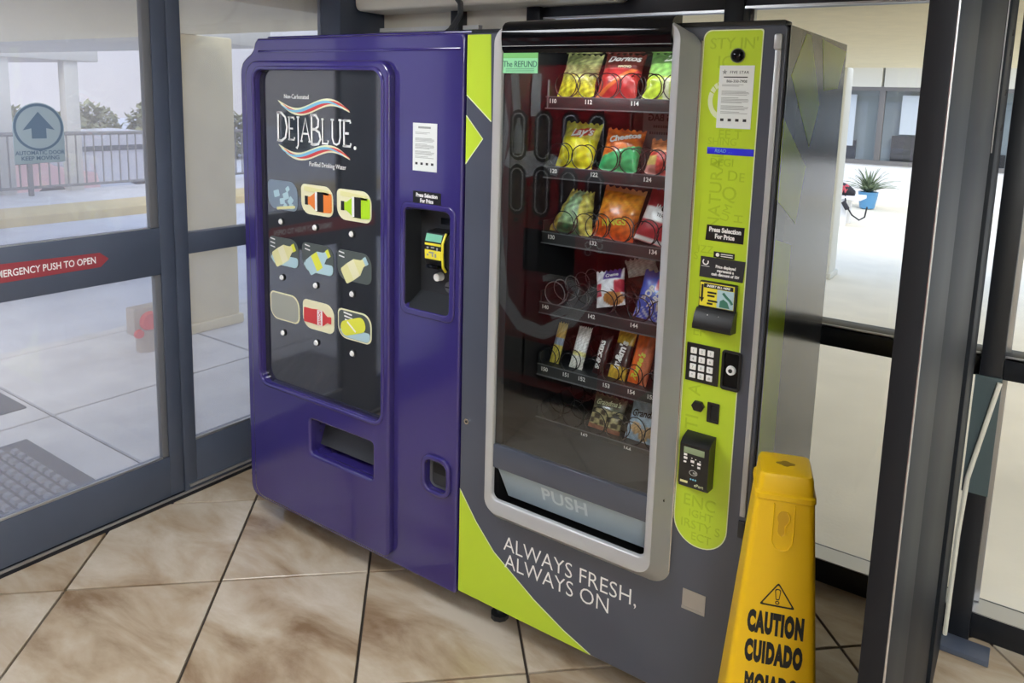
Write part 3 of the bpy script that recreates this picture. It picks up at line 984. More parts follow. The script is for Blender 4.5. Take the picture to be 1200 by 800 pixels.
# raised front panel with window and vend openings
b = MB()
plate(b, [rrect(-2.378, -1.668, .112, 1.748, (.05, .03, .05, .06)), rrect(-2.322, -1.700, .583, 1.716, .04), rrect(-2.053, -1.742, .374, .503, .014)], YFR - .026, .034, .010, res=3)
b.build('raised_panel', 'purple', dm)
b = MB()
plate(b, [rrect(-2.336, -1.688, .569, 1.730, .05), rrect(-2.322, -1.702, .583, 1.716, .04)], YFR - .031, .012, .0055, res=3)
b.build('window_bezel', 'purple', dm)
# top cap ledges behind the raised panel
MB().box(-2.33, -1.41, YFR - .0025, YFR + .03, 1.775, 1.785, bev=.003).box(-2.34, -1.405, YFR + .045, 2.26, 1.826, 1.836, bev=.004).build('top_ledge', 'purple', dm)
dp = plate(MB(), [rrect(-2.345, -1.695, .56, 1.735, .03)], YFR - .004, .01).build('selection_panel', 'display_black', dm, smooth=False)
yd = YFR - .0048
# wave emblem
for zc in (1.592, 1.440):
    for m_, dz, w0, n0, n1, nm in (('cream', .0, .030, 0, 24, 'wave_print'), ('red_print', .004, .013, 2, 24, 'wave_red_print'), ('sky_print', -.006, .010, 1, 22, 'wave_blue_print')):
        b = MB()
        pts, ws = [], []
        for k in range(n0, n1 + 1):
            u = k / 24
            x = -2.222 + .358 * u
            z = zc + .026 * (1 - u) - .028 * math.sin(2 * math.pi * (u * .93 + .02)) - .016 * u + dz * math.cos(math.pi * u * 2) 
            v_ = (k - n0) / (n1 - n0)
            pts.append((x, z))
            ws.append(max(.0015, w0 * math.sin(math.pi * v_) ** .7))
        ribbon(b, pts, ws, yd - {'cream': 0, 'red_print': .0005, 'sky_print': .001}[m_], .0004)
        b.build(nm, m_, dp, smooth=False)
# DEJABLUE in slim serif strokes
STK = {
    'D': [[(0, 0), (0, 1)], [(0, 1), (.35, 1), (.75, .85), (.92, .5), (.75, .13), (.35, 0), (0, 0)]],
    'E': [[(0, 0), (0, 1)], [(0, 1), (.7, 1), (.75, .9)], [(0, .5), (.55, .5)], [(0, 0), (.72, 0), (.8, .12)]],
    'J': [[(.55, 1), (.55, 0), (.5, -.22), (.2, -.36), (0, -.3)], [(.25, 1), (.85, 1)]],
    'A': [[(-.05, 0), (.45, 1.0), (.95, 0)], [(.13, .33), (.78, .33)], [(-.15, 0), (.1, 0)], [(.8, 0), (1.1, 0)]],
    'B': [[(0, 0), (0, 1)], [(0, 1), (.4, 1), (.68, .85), (.65, .62), (.35, .52), (0, .52)], [(.35, .52), (.75, .42), (.88, .2), (.65, .03), (.3, 0), (0, 0)]],
    'L': [[(0, 0), (0, 1)], [(-.12, 1), (.15, 1)], [(-.1, 0), (.6, 0), (.68, .14)]],
    'U': [[(0, 1), (0, .25), (.15, .04), (.4, 0), (.65, .06), (.78, .3), (.78, 1)], [(-.15, 1), (.15, 1)], [(.62, 1), (.93, 1)]],
}
xx = -2.222
b = MB()
for ch, w_, h_, lift, sw_ in (('D', .052, .096, 0, .0085), ('E', .034, .076, .006, .006), ('J', .022, .078, .006, .006), ('A', .044, .078, .004, .006), ('B', .050, .098, -.004, .0085), ('L', .040, .080, .002, .006), ('U', .048, .080, .002, .0065), ('E', .040, .082, 0, .0075)):
    xx -= .007 if ch == 'J' else (.003 if ch == 'L' else 0)
    for st in STK[ch]:
        ribbon(b, [(xx + p[0] * w_, 1.476 + lift + p[1] * h_) for p in st], sw_, yd - .0014, .0004)
    if ch in 'DBE':
        ribbon(b, [(xx - .006, 1.476 + lift + h_), (xx + .012, 1.476 + lift + h_)], .005, yd - .0014, .0004)
        ribbon(b, [(xx - .006, 1.476 + lift), (xx + .012, 1.476 + lift)], .005, yd - .0014, .0004)
    xx += w_ + .0075
b.disc((xx + .003, yd - .0008, 1.472), .006, .0006)
b.build('emblem_lettering', 'white', dp, smooth=False)
text('Non-Carbonated', -2.125, yd, 1.628, .021, 'white', dp, sx=.88)
text('Purified Drinking Water', -1.973, yd, 1.405, .022, 'white', dp, sx=.84)


def pill(b, x, z, w, h, y, mi=0, rot=0.0, r=None):
    me = curve_mesh([rrect(-w / 2, w / 2, -h / 2, h / 2, min(w, h) * .45 if r is None else r)], .0005)
    b.mesh(me, Matrix.Translation((x, y, z)) @ FRONT @ Matrix.Rotation(R(rot), 4, 'Z'), mi)


def flat_bottle(x, z, l, w, rot, y, body, cap, parent, label=None):
    """small printed bottle lying along its axis, neck toward +axis"""
    prof_ = [(-.5, .36), (-.47, .46), (-.2, .5), (.08, .48), (.2, .32), (.30, .2), (.38, .19)]
    me = curve_mesh([[(p[0] * l, p[1] * w) for p in prof_] + [(p[0] * l, -p[1] * w) for p in prof_[::-1]]], .0005)
    mt = Matrix.Translation((x, y, z)) @ FRONT @ Matrix.Rotation(R(rot), 4, 'Z')
    o = MB().mesh(me, mt).build('bottle_print', body, parent, smooth=False)
    me = curve_mesh([rrect(.38 * l, .5 * l, -.22 * w, .22 * w, .001)], .0006)
    MB().mesh(me, mt).build('cap_print', cap, parent, smooth=False)
    if label:
        me = curve_mesh([rrect(-.2 * l, .06 * l, -.48 * w, .48 * w, .001)], .0012)
        MB().mesh(me, mt).build('band_print', label, parent, smooth=False)
    return o


LX = (-2.206, -2.026, -1.846)
LZ = (1.284, 1.081, .879)
BZ = (1.190, .988, .783)
spec = [('ice_dark', 'ice_dark'), ('cream', 'cream'), ('cream', 'cream'), ('slate_print', 'slate_print'), ('slate_print', 'slate_print'), ('slate_print', 'slate_print'), ('beige_print', 'cream'), ('cream', 'cream'), ('slate_print', 'cream')]
for r_ in range(3):
    for c_ in range(3):
        k = r_ * 3 + c_
        x, z = LX[c_], LZ[r_]
        o = plate(MB(), [rrect(x - .080, x + .080, z - .051, z + .051, (.042, .025, .042, .018))], yd - .0008, .0016).build('flavour_card', spec[k][1], dm, smooth=False)
        y1 = yd - .0014
        if spec[k][0] != spec[k][1]:
            plate(MB(), [rrect(x - .075, x + .075, z - .046, z + .046, (.038, .022, .038, .016))], y1, .0008).build('card_face', spec[k][0], o, smooth=False)
        y2 = yd - .0022
        if k == 0:
            b = MB()
            for (dx, dz, s1, a) in ((.02, .0, .03, 20), (.045, -.015, .028, 50), (.0, -.02, .026, 10), (.03, .025, .02, 35), (-.03, .005, .03, 15), (.05, -.035, .022, 5), (.015, -.036, .02, 60)):
                pill(b, x + dx, z + dz, s1, s1 * .8, y2 - .0001 * abs(dx) * 100, 0, a, .004)
            b.build('ice_print', 'ice', o, smooth=False)
            b = MB()
            pill(b, x + .02, z - .041, .10, .010, y2 - .001, 0, 8)
            b.build('cream_print', 'pale_lemon', o, smooth=False)
        elif k in (1, 2):
            b = MB()
            pill(b, x, z + .033, .125, .016, y2, 0, -3, .004)
            b.build('grass_print', 'pale_lemon', o, smooth=False)
            flat_bottle(x + .008, z - .004, .135, .070, 180, y2, 'orange_print' if k == 1 else 'lime_print', 'ink_black', o, 'ink_black')
            b = MB()
            pill(b, x - .001, z - .003, .011, .066, y2 - .0012, 0, 0, .002)
            b.build('band_lettering', 'white', o, smooth=False)
        elif k in (3, 4, 5):
            if k != 5:
                b = MB()
                plate(b, [rrect(x - .07, x + .078, z - .049, z - .012, (.036, .02, .01, .02))], y2 + .0004, .0006)
                b.build('ice_print', 'ice', o, smooth=False)
            flat_bottle(x + .006, z - .004, .13, .062, 32 if k != 3 else 28, y2, ('pale_lemon', 'ice', 'pale_lemon')[k - 3], ('lemon', 'lemon', 'ice')[k - 3], o, ('cream', 'lemon', 'cream')[k - 3])
            b = MB()
            for q in range(3 if k == 3 else 2):
                pill(b, x - .058 + .008 * (k == 4), z + .042 - .014 * q, .026, .004, y2, 0, -8, .001)
            b.build('small_print', 'white', o, smooth=False)
        elif k == 6:
            b = MB()
            pill(b, x + .04, z - .005, .06, .07, y2, 0, 0, .01)
            b.build('faded_print', 'beige_print', o, smooth=False)
        elif k == 7:
            plate(MB(), [rrect(x - .074, x - .012, z - .03, z + .022, .004)], y2, .0006).build('red_block', 'red_print', o, smooth=False)
            flat_bottle(x + .018, z - .003, .10, .056, 0, y2 - .0006, 'red_print', 'red_print', o, 'white')
            text('POWER', x + .010, y2 - .0018, z - .004, .018, 'red_print', o, rot=-90, sx=.8, bold=.0003)
        else:
            plate(MB(), [rrect(x - .07, x + .074, z - .045, z - .012, (.034, .02, .01, .02))], y2 + .0004, .0006).build('ice_print', 'ice', o, smooth=False)
            plate(MB(), [rrect(x - .074, x + .04, z + .012, z + .045, (.004, .02, .02, .014))], y2 + .0004, .0006).build('dark_print', 'slate_print', o, smooth=False)
            b = MB()
            pill(b, x - .005, z - .002, .12, .052, y2 - .0006, 0, 18)
            b.build('lemon_shape_print', 'lemon', o, smooth=False)
            b = MB()
            for q in range(3):
                pill(b, x - .03 + .003 * q, z + .038 - .012 * q, .04, .005, y2 - .0004, 0, -6, .001)
            pill(b, x - .012, z - .004, .05, .006, y2 - .0012, 0, -35, .002)
            b.build('small_print', 'white', o, smooth=False)
        bt = MB().disc((LX[c_] - .008, yd, BZ[r_]), .0125, .004, n=18, r2=.0115).build('select_button', 'black', dm)
        MB().disc((LX[c_] - .009, yd - .004, BZ[r_]), .0098, .004, n=18, r2=.0075).build('button_cap', 'white', bt)

# vend chute
b = MB()
for q in ((-2.056, -1.739, YFR + .0, 1.771, .371, .374), (-2.056, -1.739, YFR + .0, 1.771, .503, .506), (-2.058, -2.053, YFR + .0, 1.771, .371, .506), (-1.742, -1.737, YFR + .0, 1.771, .371, .506)):
    b.box(*q)
b.build('chute_liner', 'purple', dm)
MB().box(-2.053, -1.742, 1.764, 1.771, .374, .503).build('chute_back', 'dark', dm)
MB().add([(-2.052, 1.715, .395), (-1.743, 1.715, .395), (-1.743, 1.755, .503), (-2.052, 1.755, .503), (-2.052, 1.719, .395), (-1.743, 1.719, .395), (-1.743, 1.759, .503), (-2.052, 1.759, .503)], [(0, 1, 2, 3), (7, 6, 5, 4), (0, 4, 5, 1), (1, 5, 6, 2), (2, 6, 7, 3), (3, 7, 4, 0)]).build('vend_flap', 'dark', dm, smooth=False)
for z in (.478, .452):
    MB().disc((-2.040, 1.705, z), .004, .003).build('screw', 'chrome', dm)
# latch cup
b = MB()
plate(b, [rrect(-1.540, -1.422, .396, .527, .036), rrect(-1.525, -1.437, .411, .511, .026)], YFR - .012, .016, .006, res=3)
b.build('latch_rim', 'purple', dm)
lt = plate(MB(), [rrect(-1.528, -1.434, .408, .514, .024)], YFR + .02, .01).build('latch_cup', 'grey', dm, smooth=False)
plate(MB(), [rrect(-1.512, -1.448, .42, .50, .016)], YFR + .012, .01, .003).build('latch_handle', 'dark', lt)
MB().box(-1.503, -1.457, YFR + .010, YFR + .013, .462, .492).build('latch_slot', 'black_matte', lt)

# coin recess
b = MB()
b.box(-1.624, -1.438, YFR + .070, YFR + .075, .985, 1.307)
b.box(-1.626, -1.620, YFR + .0, YFR + .075, .985, 1.307)
b.box(-1.442, -1.437, YFR + .0, YFR + .075, .985, 1.307)
b.box(-1.624, -1.438, YFR + .0, YFR + .075, 1.302, 1.308)
b.add([(-1.624, YFR + .002, .986), (-1.438, YFR + .002, .986), (-1.438, YFR + .072, 1.03), (-1.624, YFR + .072, 1.03), (-1.624, YFR + .002, .98), (-1.438, YFR + .002, .98), (-1.438, YFR + .075, .98), (-1.624, YFR + .075, .98)], [(0, 1, 2, 3), (4, 5, 6, 7), (0, 1, 5, 4), (1, 2, 6, 5), (2, 3, 7, 6), (3, 0, 4, 7)])
b.build('coin_recess', 'dark', dm, smooth=False)
plate(MB(), [rrect(-1.640, -1.418, .966, 1.322, .03), rrect(-1.622, -1.440, .988, 1.304, .018)], YFR - .006, .010, .005).build('recess_rim', 'purple', dm)
# validator inside the recess
ym = YFR + .015
bv = empty('unused', (0, 0, 0))
bpy.data.objects.remove(bv)
b = MB()
pr = [(-.0, 1.238), (-.045, 1.232), (-.055, 1.19), (-.050, 1.14), (-.03, 1.115), (0, 1.112)]
b.loft([[(x, YFR + .068 + p[0], p[1]) for p in pr] for x in (-1.556, -1.552, -1.487, -1.482)])
va = b.build('bill_validator', 'black', dm)
MB().add([(-1.553, YFR + .0215, 1.2275), (-1.489, YFR + .0215, 1.2275), (-1.489, YFR + .0145, 1.205), (-1.553, YFR + .0145, 1.205), (-1.553, YFR + .026, 1.2275), (-1.489, YFR + .026, 1.2275)], [(0, 1, 2, 3), (0, 4, 5, 1)]).build('green_label', 'green_print', va, smooth=False)
yl = MB().add([(-1.554, YFR + .0135, 1.200), (-1.488, YFR + .0135, 1.200), (-1.488, YFR + .0150, 1.150), (-1.554, YFR + .0150, 1.150), (-1.554, YFR + .02, 1.2), (-1.488, YFR + .02, 1.2)], [(0, 1, 2, 3), (0, 4, 5, 1)]).build('yellow_label', 'yellow_print', va, smooth=False)
b = MB()
for (dx, dz, w_, h_) in ((-.02, .01, .008, .006), (.0, .012, .014, .005), (.018, .008, .006, .01), (-.005, -.004, .02, .005), (.012, -.012, .006, .012), (0, -.012, .005, .01), (-.02, -.012, .006, .006)):
    pill(b, -1.521 + dx, 1.175 + dz, w_, h_, YFR + .0128, 0, 0, .001)
b.build('label_marks', 'ink', va, smooth=False)
MB().tube([(-1.482, YFR + .030, 1.232), (-1.478, YFR + .010, 1.205), (-1.477, YFR + .008, 1.17), (-1.479, YFR + .014, 1.13), (-1.482, YFR + .03, 1.114)], .0045, 6).build('gold_edge', 'yellow_print', va)
MB().box(-1.545, -1.497, YFR + .008, YFR + .04, 1.122, 1.132, bev=.002).build('bill_mouth', 'black_gloss', va)
b = MB()
b.loft([[(-1.458 + r_ * math.cos(a * math.pi / 10) * .55, y_, 1.175 + r_ * math.sin(a * math.pi / 10)) for a in range(20)] for r_, y_ in ((.062, YFR + .07), (.060, YFR + .03), (.045, YFR + .018))])
b.build('validator_drum', 'black', va)
ret = MB().disc((-1.535, YFR + .070, 1.085), .014, .022, n=18, r2=.012).build('return_button', 'white', dm)
cs = MB().disc((-1.497, YFR + .070, 1.056), .018, .004, n=20).build('coin_slot', 'grey', dm)
MB().box(-1.512, -1.482, YFR + .064, YFR + .0665, 1.053, 1.057).build('slot_gap', 'black_matte', cs)
lk = MB().box(-1.463, -1.444, YFR + .060, YFR + .070, 1.035, 1.105, bev=.002).build('lock_plate', 'white', dm)
MB().disc((-1.454, YFR + .060, 1.068), .008, .004, n=14).build('lock_barrel', 'black', lk)
MB().box(-1.466, -1.449, YFR + .066, YFR + .070, 1.252, 1.278).build('white_tab', 'white', dm)
dsp = MB().box(-1.535, -1.468, YFR + .066, YFR + .070, 1.252, 1.272).build('price_display', 'black_gloss', dm)
# press-selection label and notice
lb = MB().box(-1.590, -1.478, YFR - .001, YFR, 1.316, 1.358).build('price_label', 'black', dm)
text('Press Selection\nFor Price', -1.534, YFR - .0016, 1.338, .0165, 'white', lb, bold=.0006, sx=.86, lead=1.0)
nt_ = MB().box(-1.592, -1.496, YFR - .0012, YFR, 1.420, 1.564).build('service_notice', 'paper', dm)


def notice_print(o, x0, x1, z0, z1, y, head=None, icons=True):
    w_, h_ = x1 - x0, z1 - z0
    b = MB()
    rows = [.80, .775, .68, .66, .64, .615, .56, .535, .515, .49, .47, .41, .39, .365, .345, .30, .275]
    for q, r_ in enumerate(rows):
        ww = (.62, .5, .7, .78, .8, .74, .5, .78, .8, .78, .6, .66, .8, .78, .7, .55, .78)[q]
        zz = z0 + h_ * r_
        b.box(x0 + w_ * .1, x0 + w_ * (.1 + ww), y - .0004, y, zz, zz + h_ * .009)
    b.build('fine_print', 'ink', o, smooth=False)
    if icons:
        b = MB()
        for q, xx_ in enumerate((.16, .38, .60, .82)):
            b.box(x0 + w_ * (xx_ - .05), x0 + w_ * (xx_ + .05), y - .0004, y, z0 + h_ * .13, z0 + h_ * .18)
        b.build('icon_print', 'dark', o, smooth=False)


notice_print(nt_, -1.592, -1.496, 1.420, 1.564, YFR - .0013)
MB().box(-1.57, -1.52, YFR - .0017, YFR - .0013, 1.548, 1.554).build('heading_print', 'ink', nt_, smooth=False)

# ================================================================== SNACK MACHINE
sm = empty('snack_machine', (-.94, 2.0, 0), 'dark grey snack machine with lime green graphics and a silver framed window', 'vending machine')
x0, x1 = -1.388, -0.489
b = MB()
b.box(x0, x0 + .02, 1.752, 2.262, .10, 1.822)
b.box(x1 - .02, x1, 1.705, 2.262, .10, 1.822)
b.box(x0 + .02, x1 - .02, 1.752, 2.262, 1.80, 1.822)
b.box(x0 + .02, x1 - .02, 1.752, 2.262, .10, .13)
b.box(x0 + .02, x1 - .02, 2.242, 2.262, .13, 1.80)
b.build('cabinet', 'snack_side', sm)
b = MB()
b.box(-1.235, -1.205, 1.75, 2.20, .62, 1.79)
b.box(-.66, -.63, 1.75, 2.20, .62, 1.79)
b.box(-1.205, -.66, 2.18, 2.20, .62, 1.79)
b.box(-1.205, -.66, 1.75, 2.20, 1.788, 1.798)
b.box(-1.205, -.66, 1.75, 2.18, .615, .63)
b.build('liner', 'inner', sm)
for x in (-1.29, -.58):
    for y in (1.79, 2.18):
        MB().tube([(x, y, 0), (x, y, .016), (x, y, .0165), (x, y, .10)], [.03, .03, .013, .013], 10).build('foot', 'dark', sm)
# door front with window opening
b = MB()
plate(b, [rrect(x0, x1 - .002, .104, 1.822, (.008, .008, .012, .008)), rrect(-1.252, -.712, .425, 1.80, .02)], YFR, .05, .004)
b.build('door', 'snack_grey', sm)
MB().box(x1 - .012, x1 - .0012, YFR + .002, 1.742, .12, 1.815).build('door_edge', 'black', sm)
MB().box(x0 + .01, x1 - .01, YFR + .004, 1.75, 1.820, 1.833, bev=.003).build('top_channel', 'black', sm)
# lime graphics on the front
yl_ = YFR - .0009
for nm, lp in (('lime_panel_print', [(-1.386, 1.818), (-1.303, 1.818), (-1.296, 1.580), (-1.386, 1.652)]),
               ('lime_panel_print', [(-1.386, 1.592), (-1.325, 1.529), (-1.386, 1.455)]),
               ('lime_panel_print', [(-1.386, .448), (-1.320, .360), (-1.250, .287), (-1.10, .192), (-.995, .140), (-.905, .106), (-1.386, .106)])):
    cx_, cz_ = sum(p[0] for p in lp) / len(lp), sum(p[1] for p in lp) / len(lp)
    plate(MB(), [lp], yl_, .0008).build(nm, 'lime', sm, smooth=False)
for lp in ([(-1.386, .450), (-1.320, .362), (-1.250, .289), (-1.10, .194), (-.995, .142), (-.905, .108)], [(-1.386, 1.651), (-1.296, 1.579)], [(-1.386, 1.593), (-1.3245, 1.529), (-1.386, 1.454)]):
    ribbon(MB(), lp, .003, yl_ - .0003, .0003).build('pale_edge_print', 'pale', sm, smooth=False)
text('ALWAYS FRESH,', -.993, yl_, .331, .0665, 'white', sm, sx=.93, bold=-.0006)
text('ALWAYS ON', -1.030, yl_, .276, .0665, 'white', sm, sx=.93, bold=-.0006)

# control strip
cs_ = plate(MB(), [rrect(-.681, -.545, .546, 1.812, (.066, .066, .006, .02), n=10)], YFR - .0016, .0016).build('control_strip', 'lime', sm, smooth=False)
plate(MB(), [rrect(-.683, -.543, .544, 1.814, (.068, .068, .006, .02), n=10), rrect(-.6805, -.5455, .5465, 1.8115, (.066, .066, .006, .02), n=10)], YFR - .0018, .0006).build('strip_edge', 'pale', cs_, smooth=False)
yw = YFR - .0020
for s_, x, z, sz, rot in (("STY IN'", -.610, 1.782, .036, 0), ('IC', -.628, 1.74, .04, 0), ('EE T', -.605, 1.577, .03, 0), ('SHING', -.622, 1.560, .024, 0), ('DEGI', -.620, 1.512, .026, 0), ('NATURAL', -.629, 1.447, .042, 90), ('D', -.592, 1.482, .035, 0), ('Q', -.597, 1.440, .046, 0), ('UM', -.600, 1.396, .028, 75), ('E', -.570, 1.480, .03, 0), ('H', -.570, 1.385, .03, 90),
                           ('IZZ', -.645, 1.303, .026, 0), ('S', -.668, 1.285, .026, 0), ('EF', -.648, 1.100, .034, 0), ('A', -.648, .953, .045, 90), ('TI', -.650, .868, .048, 90), ('ENC', -.618, .662, .044, 0), ('IGHT', -.612, .630, .028, 0), ('IRSTY S', -.612, .600, .032, 0), ('ECT', -.608, .570, .03, 0)):
    text(s_, x, yw, z, sz, 'lime_dark', cs_, name='watermark_lettering', rot=rot)
MB().box(-.6665, -.6655, yw - .0003, yw, 1.30, 1.41).build('watermark_line', 'lime_dark', cs_, smooth=False)
# pale ring logo half under the notice
b = MB()
for a0, a1 in ((95, 112), (116, 130), (134, 150), (154, 262)):
    n = 8
    lp = [(-.628 + .035 * math.cos(R(a0 + (a1 - a0) * k / n)), 1.655 + .044 * math.sin(R(a0 + (a1 - a0) * k / n))) for k in range(n + 1)] + [(-.628 + .024 * math.cos(R(a1 - (a1 - a0) * k / n)), 1.655 + .032 * math.sin(R(a1 - (a1 - a0) * k / n))) for k in range(n + 1)]
    plate(b, [lp], yw - .0004, .0006)
b.build('ring_print', 'pale', cs_, smooth=False)
# camera dome
ln = MB().disc((-.599, yw, 1.756), .0165, .003, n=24).build('lens_ring', 'grey', cs_)
b = MB()
b.loft([[(-.599 + .015 * math.cos(R(t)) * math.cos(a * math.pi / 12), yw - .003 - .010 * math.sin(R(t)), 1.756 + .015 * math.cos(R(t)) * math.sin(a * math.pi / 12)) for a in range(24)] for t in (0, 25, 50, 75, 88)])
b.build('lens_dome', 'black_gloss', cs_)
# service notice
nt2 = MB().box(-.639, -.558, yw - .0012, yw, 1.592, 1.734).build('service_notice', 'paper', cs_)
text('FIVE STAR', -.592, yw - .0014, 1.7185, .0088, 'ink_black', nt2, sx=1.0, space=1.15)
text('866-350-7908', -.597, yw - .0014, 1.6985, .0085, 'ink_black', nt2)
b = MB()
star = []
for k in range(10):
    r_ = .0065 if k % 2 == 0 else .0028
    star.append((-.6265 + r_ * math.sin(k * math.pi / 5), 1.7190 + r_ * math.cos(k * math.pi / 5)))
plate(b, [star], yw - .0016, .0004)
b.build('star_print', 'ink', nt2, smooth=False)
notice_print(nt2, -.639, -.558, 1.592, 1.715, yw - .0012)
MB().box(-.628, -.572, yw - .0016, yw - .0012, 1.7068, 1.7090).build('heading_print', 'ink_black', nt2, smooth=False)
# cobalt sticker
st_ = MB().box(-.657, -.546, yw - .0010, yw, 1.531, 1.547, bev=.0004).build('blue_sticker', 'blue_sticker', cs_)
text('READ  . .', -.618, yw - .0012, 1.539, .011, 'sky_print', st_, shear=.2)
# labels
lb = plate(MB(), [[(-.647, 1.327), (-.555, 1.327), (-.554, 1.366), (-.645, 1.364)]], yw - .0010, .001).build('price_label', 'black', cs_, smooth=False)
text('Press Selection\nFor Price', -.600, yw - .0016, 1.346, .0152, 'white', lb, bold=.0006, sx=.84)
l2 = MB().box(-.624, -.573, yw - .0010, yw, 1.288, 1.302).build('small_label', 'black', cs_)
b = MB()
b.box(-.606, -.577, yw - .0014, yw - .001, 1.2965, 1.2985)
b.box(-.606, -.577, yw - .0014, yw - .001, 1.2915, 1.2935)
b.disc((-.614, yw - .001, 1.295), .0045, .0004)
b.build('label_print', 'white', l2, smooth=False)
l3 = plate(MB(), [[(-.656, 1.237), (-.549, 1.237), (-.546, 1.287), (-.655, 1.287)]], yw - .0016, .0012).build('discount_label', 'dark', cs_, smooth=False)
text('Price displayed\nrepresents a\ncash discount of 10¢', -.592, yw - .0022, 1.257, .0095, 'white', l3, bold=.0004, sx=.86)
b = MB()
lp = [(-.642 + .0065 * math.cos(R(a)), 1.2745 + .0065 * math.sin(R(a))) for a in range(130, 400, 15)]
ribbon(b, lp, .0028, yw - .0022, .0004)
b.box(-.652, -.632, yw - .0022, yw - .0018, 1.2635, 1.2645)
b.build('swirl_print', 'white', l3, smooth=False)
# bill validator
b = MB()
b.box(-.650, -.558, yw - .012, yw, 1.160, 1.230, bev=.003)
pr = [(0, 1.165), (-.016, 1.165), (-.030, 1.150), (-.034, 1.135), (-.038, 1.128), (-.038, 1.118), (0, 1.114)]
b.loft([[(x, yw + p[0], p[1]) for p in pr] for x in (-.652, -.649, -.560, -.557)])
bv = b.build('bill_validator', 'black', cs_)
fc = MB().box(-.647, -.563, yw - .0128, yw - .0118, 1.170, 1.227).build('bill_picture', 'yellow_print', bv, smooth=False)
b = MB()
b.box(-.638, -.566, yw - .0134, yw - .0128, 1.215, 1.225)
plate(b, [[(-.644, 1.222), (-.639, 1.222), (-.639, 1.190), (-.6355, 1.190), (-.6415, 1.178), (-.6475, 1.190), (-.644, 1.190)]], yw - .0134, .0006)
b.build('arrow_print', 'ink_black', bv, smooth=False)
text('INSERT BILL HERE', -.602, yw - .0138, 1.220, .0072, 'white', bv, bold=.0002, shear=.2)
MB().box(-.604, -.5635, yw - .0134, yw - .0128, 1.171, 1.214).build('pale_picture_print', 'ice', bv, smooth=False)
b = MB()
plate(b, [[(-.597, 1.173), (-.572, 1.173), (-.578, 1.187), (-.588, 1.193), (-.596, 1.188)]], yw - .0140, .0005)
ribbon(b, [(-.590, 1.208), (-.582, 1.200), (-.572, 1.192), (-.566, 1.184)], .006, yw - .0140, .0005)
b.build('figure_print', 'teal_ink', bv, smooth=False)
b = MB()
for (dx, dz, w_) in ((0, 0, .022), (0, -.008, .018), (.002, -.020, .024), (0, -.027, .014)):
    b.box(-.628 + dx, -.628 + dx + w_, yw - .0134, yw - .0128, 1.202 + dz, 1.2065 + dz)
b.build('word_print', 'ink_black', bv, smooth=False)
for x in (-.625, -.598):
    MB().tube([(x, yw - .0265, 1.152), (x + .0035, yw - .0275, 1.1495), (x + .006, yw - .0265, 1.1535)], .0011, 5).build('rivet_mark', 'white', bv)
MB().box(-.648, -.561, yw - .0395, yw - .037, 1.1195, 1.1245).build('bill_slot', 'black_matte', bv)
# keypad with twelve keys
kp = MB().box(-.6745, -.591, yw - .004, yw, .974, 1.070, bev=.001).build('keypad', 'black', cs_)
for r_ in range(4):
    for c_ in range(3):
        MB().box(-.6635 + c_ * .0215, -.6635 + c_ * .0215 + .0160, yw - .0075, yw - .004, 1.0450 - r_ * .0205, 1.0450 - r_ * .0205 + .0155, bev=.002).build('key', 'white', kp)
        x, z = -.6555 + c_ * .0215, 1.0528 - r_ * .0205
        text('123456789*0#'[r_ * 3 + c_], x, yw - .0077, z, .010, 'ink', kp, name='key_lettering')
# lock cup
lc = plate(MB(), [rrect(-.585, -.537, .972, 1.070, .008), rrect(-.579, -.543, .980, 1.064, .004)], yw - .006, .006, .002).build('lock_frame', 'black', cs_)
MB().box(-.580, -.542, yw - .001, yw, .979, 1.065).build('lock_well', 'black_gloss', lc)
MB().disc((-.5615, yw - .001, 1.022), .0118, .006, n=20, r2=.0105).build('lock_ring', 'white', lc)
MB().disc((-.5615, yw - .007, 1.022), .0050, .0012, n=14).build('keyhole', 'black', lc)
# coin return button and coin slot
hx = [(-.636 + .0165 * math.cos(R(a)), .9145 + .0145 * math.sin(R(a))) for a in (0, 55, 125, 180, 235, 305)]
plate(MB(), [hx], yw - .010, .010, .0015).build('coin_return_button', 'black', cs_)
cl_ = plate(MB(), [rrect(-.6135, -.583, .880, .931, .002), rrect(-.604, -.5865, .886, .925, .001)], yw - .003, .003, .001).build('coin_slot', 'black', cs_)
MB().box(-.605, -.586, yw - .0005, yw, .885, .926).build('slot_gap', 'black_matte', cl_)
# card reader
pr = [(0, .846), (-.030, .838), (-.042, .828), (-.042, .728), (-.036, .716), (0, .712)]
rd = MB()
rd.loft([[(x, yw + p[0], p[1]) for p in pr] for x in (-.6605, -.657, -.590, -.586)])
rd = rd.build('card_reader', 'black', cs_)
yr = yw - .0424
MB().box(-.6500, -.5975, yr - .0006, yr, .806, .8215, bev=.0002).build('reader_display', 'lcd', rd)
b = MB()
for (x, z, w_, h_) in ((-.649, .799, .008, .005), (-.649, .790, .009, .006), (-.649, .781, .007, .004), (-.630, .795, .003, .002), (-.620, .794, .003, .002), (-.609, .792, .003, .002), (-.631, .785, .009, .006), (-.614, .783, .009, .006), (-.613, .774, .007, .005), (-.628, .777, .005, .002)):
    b.box(x, x + w_, yr - .0006, yr, z, z + h_)
b.build('reader_marks', 'white', rd, smooth=False)
b = MB()
lp = [(-.6225 + .010 * math.cos(R(a)), .759 + .0065 * math.sin(R(a))) for a in range(0, 361, 20)]
ribbon(b, lp, .0008, yr - .0006, .0004)
for q in range(3):
    ribbon(b, [(-.624 + q * .003 + .002 * math.cos(R(a)), .759 + (.0022 + .001 * q) * math.sin(R(a))) for a in range(-60, 61, 20)], .0011, yr - .0006, .0004)
b.build('contactless_print', 'paper', rd, smooth=False)
MB().box(-.655, -.636, yr - .0006, yr, .729, .7345).build('pay_label', 'pale_lemon', rd, smooth=False)
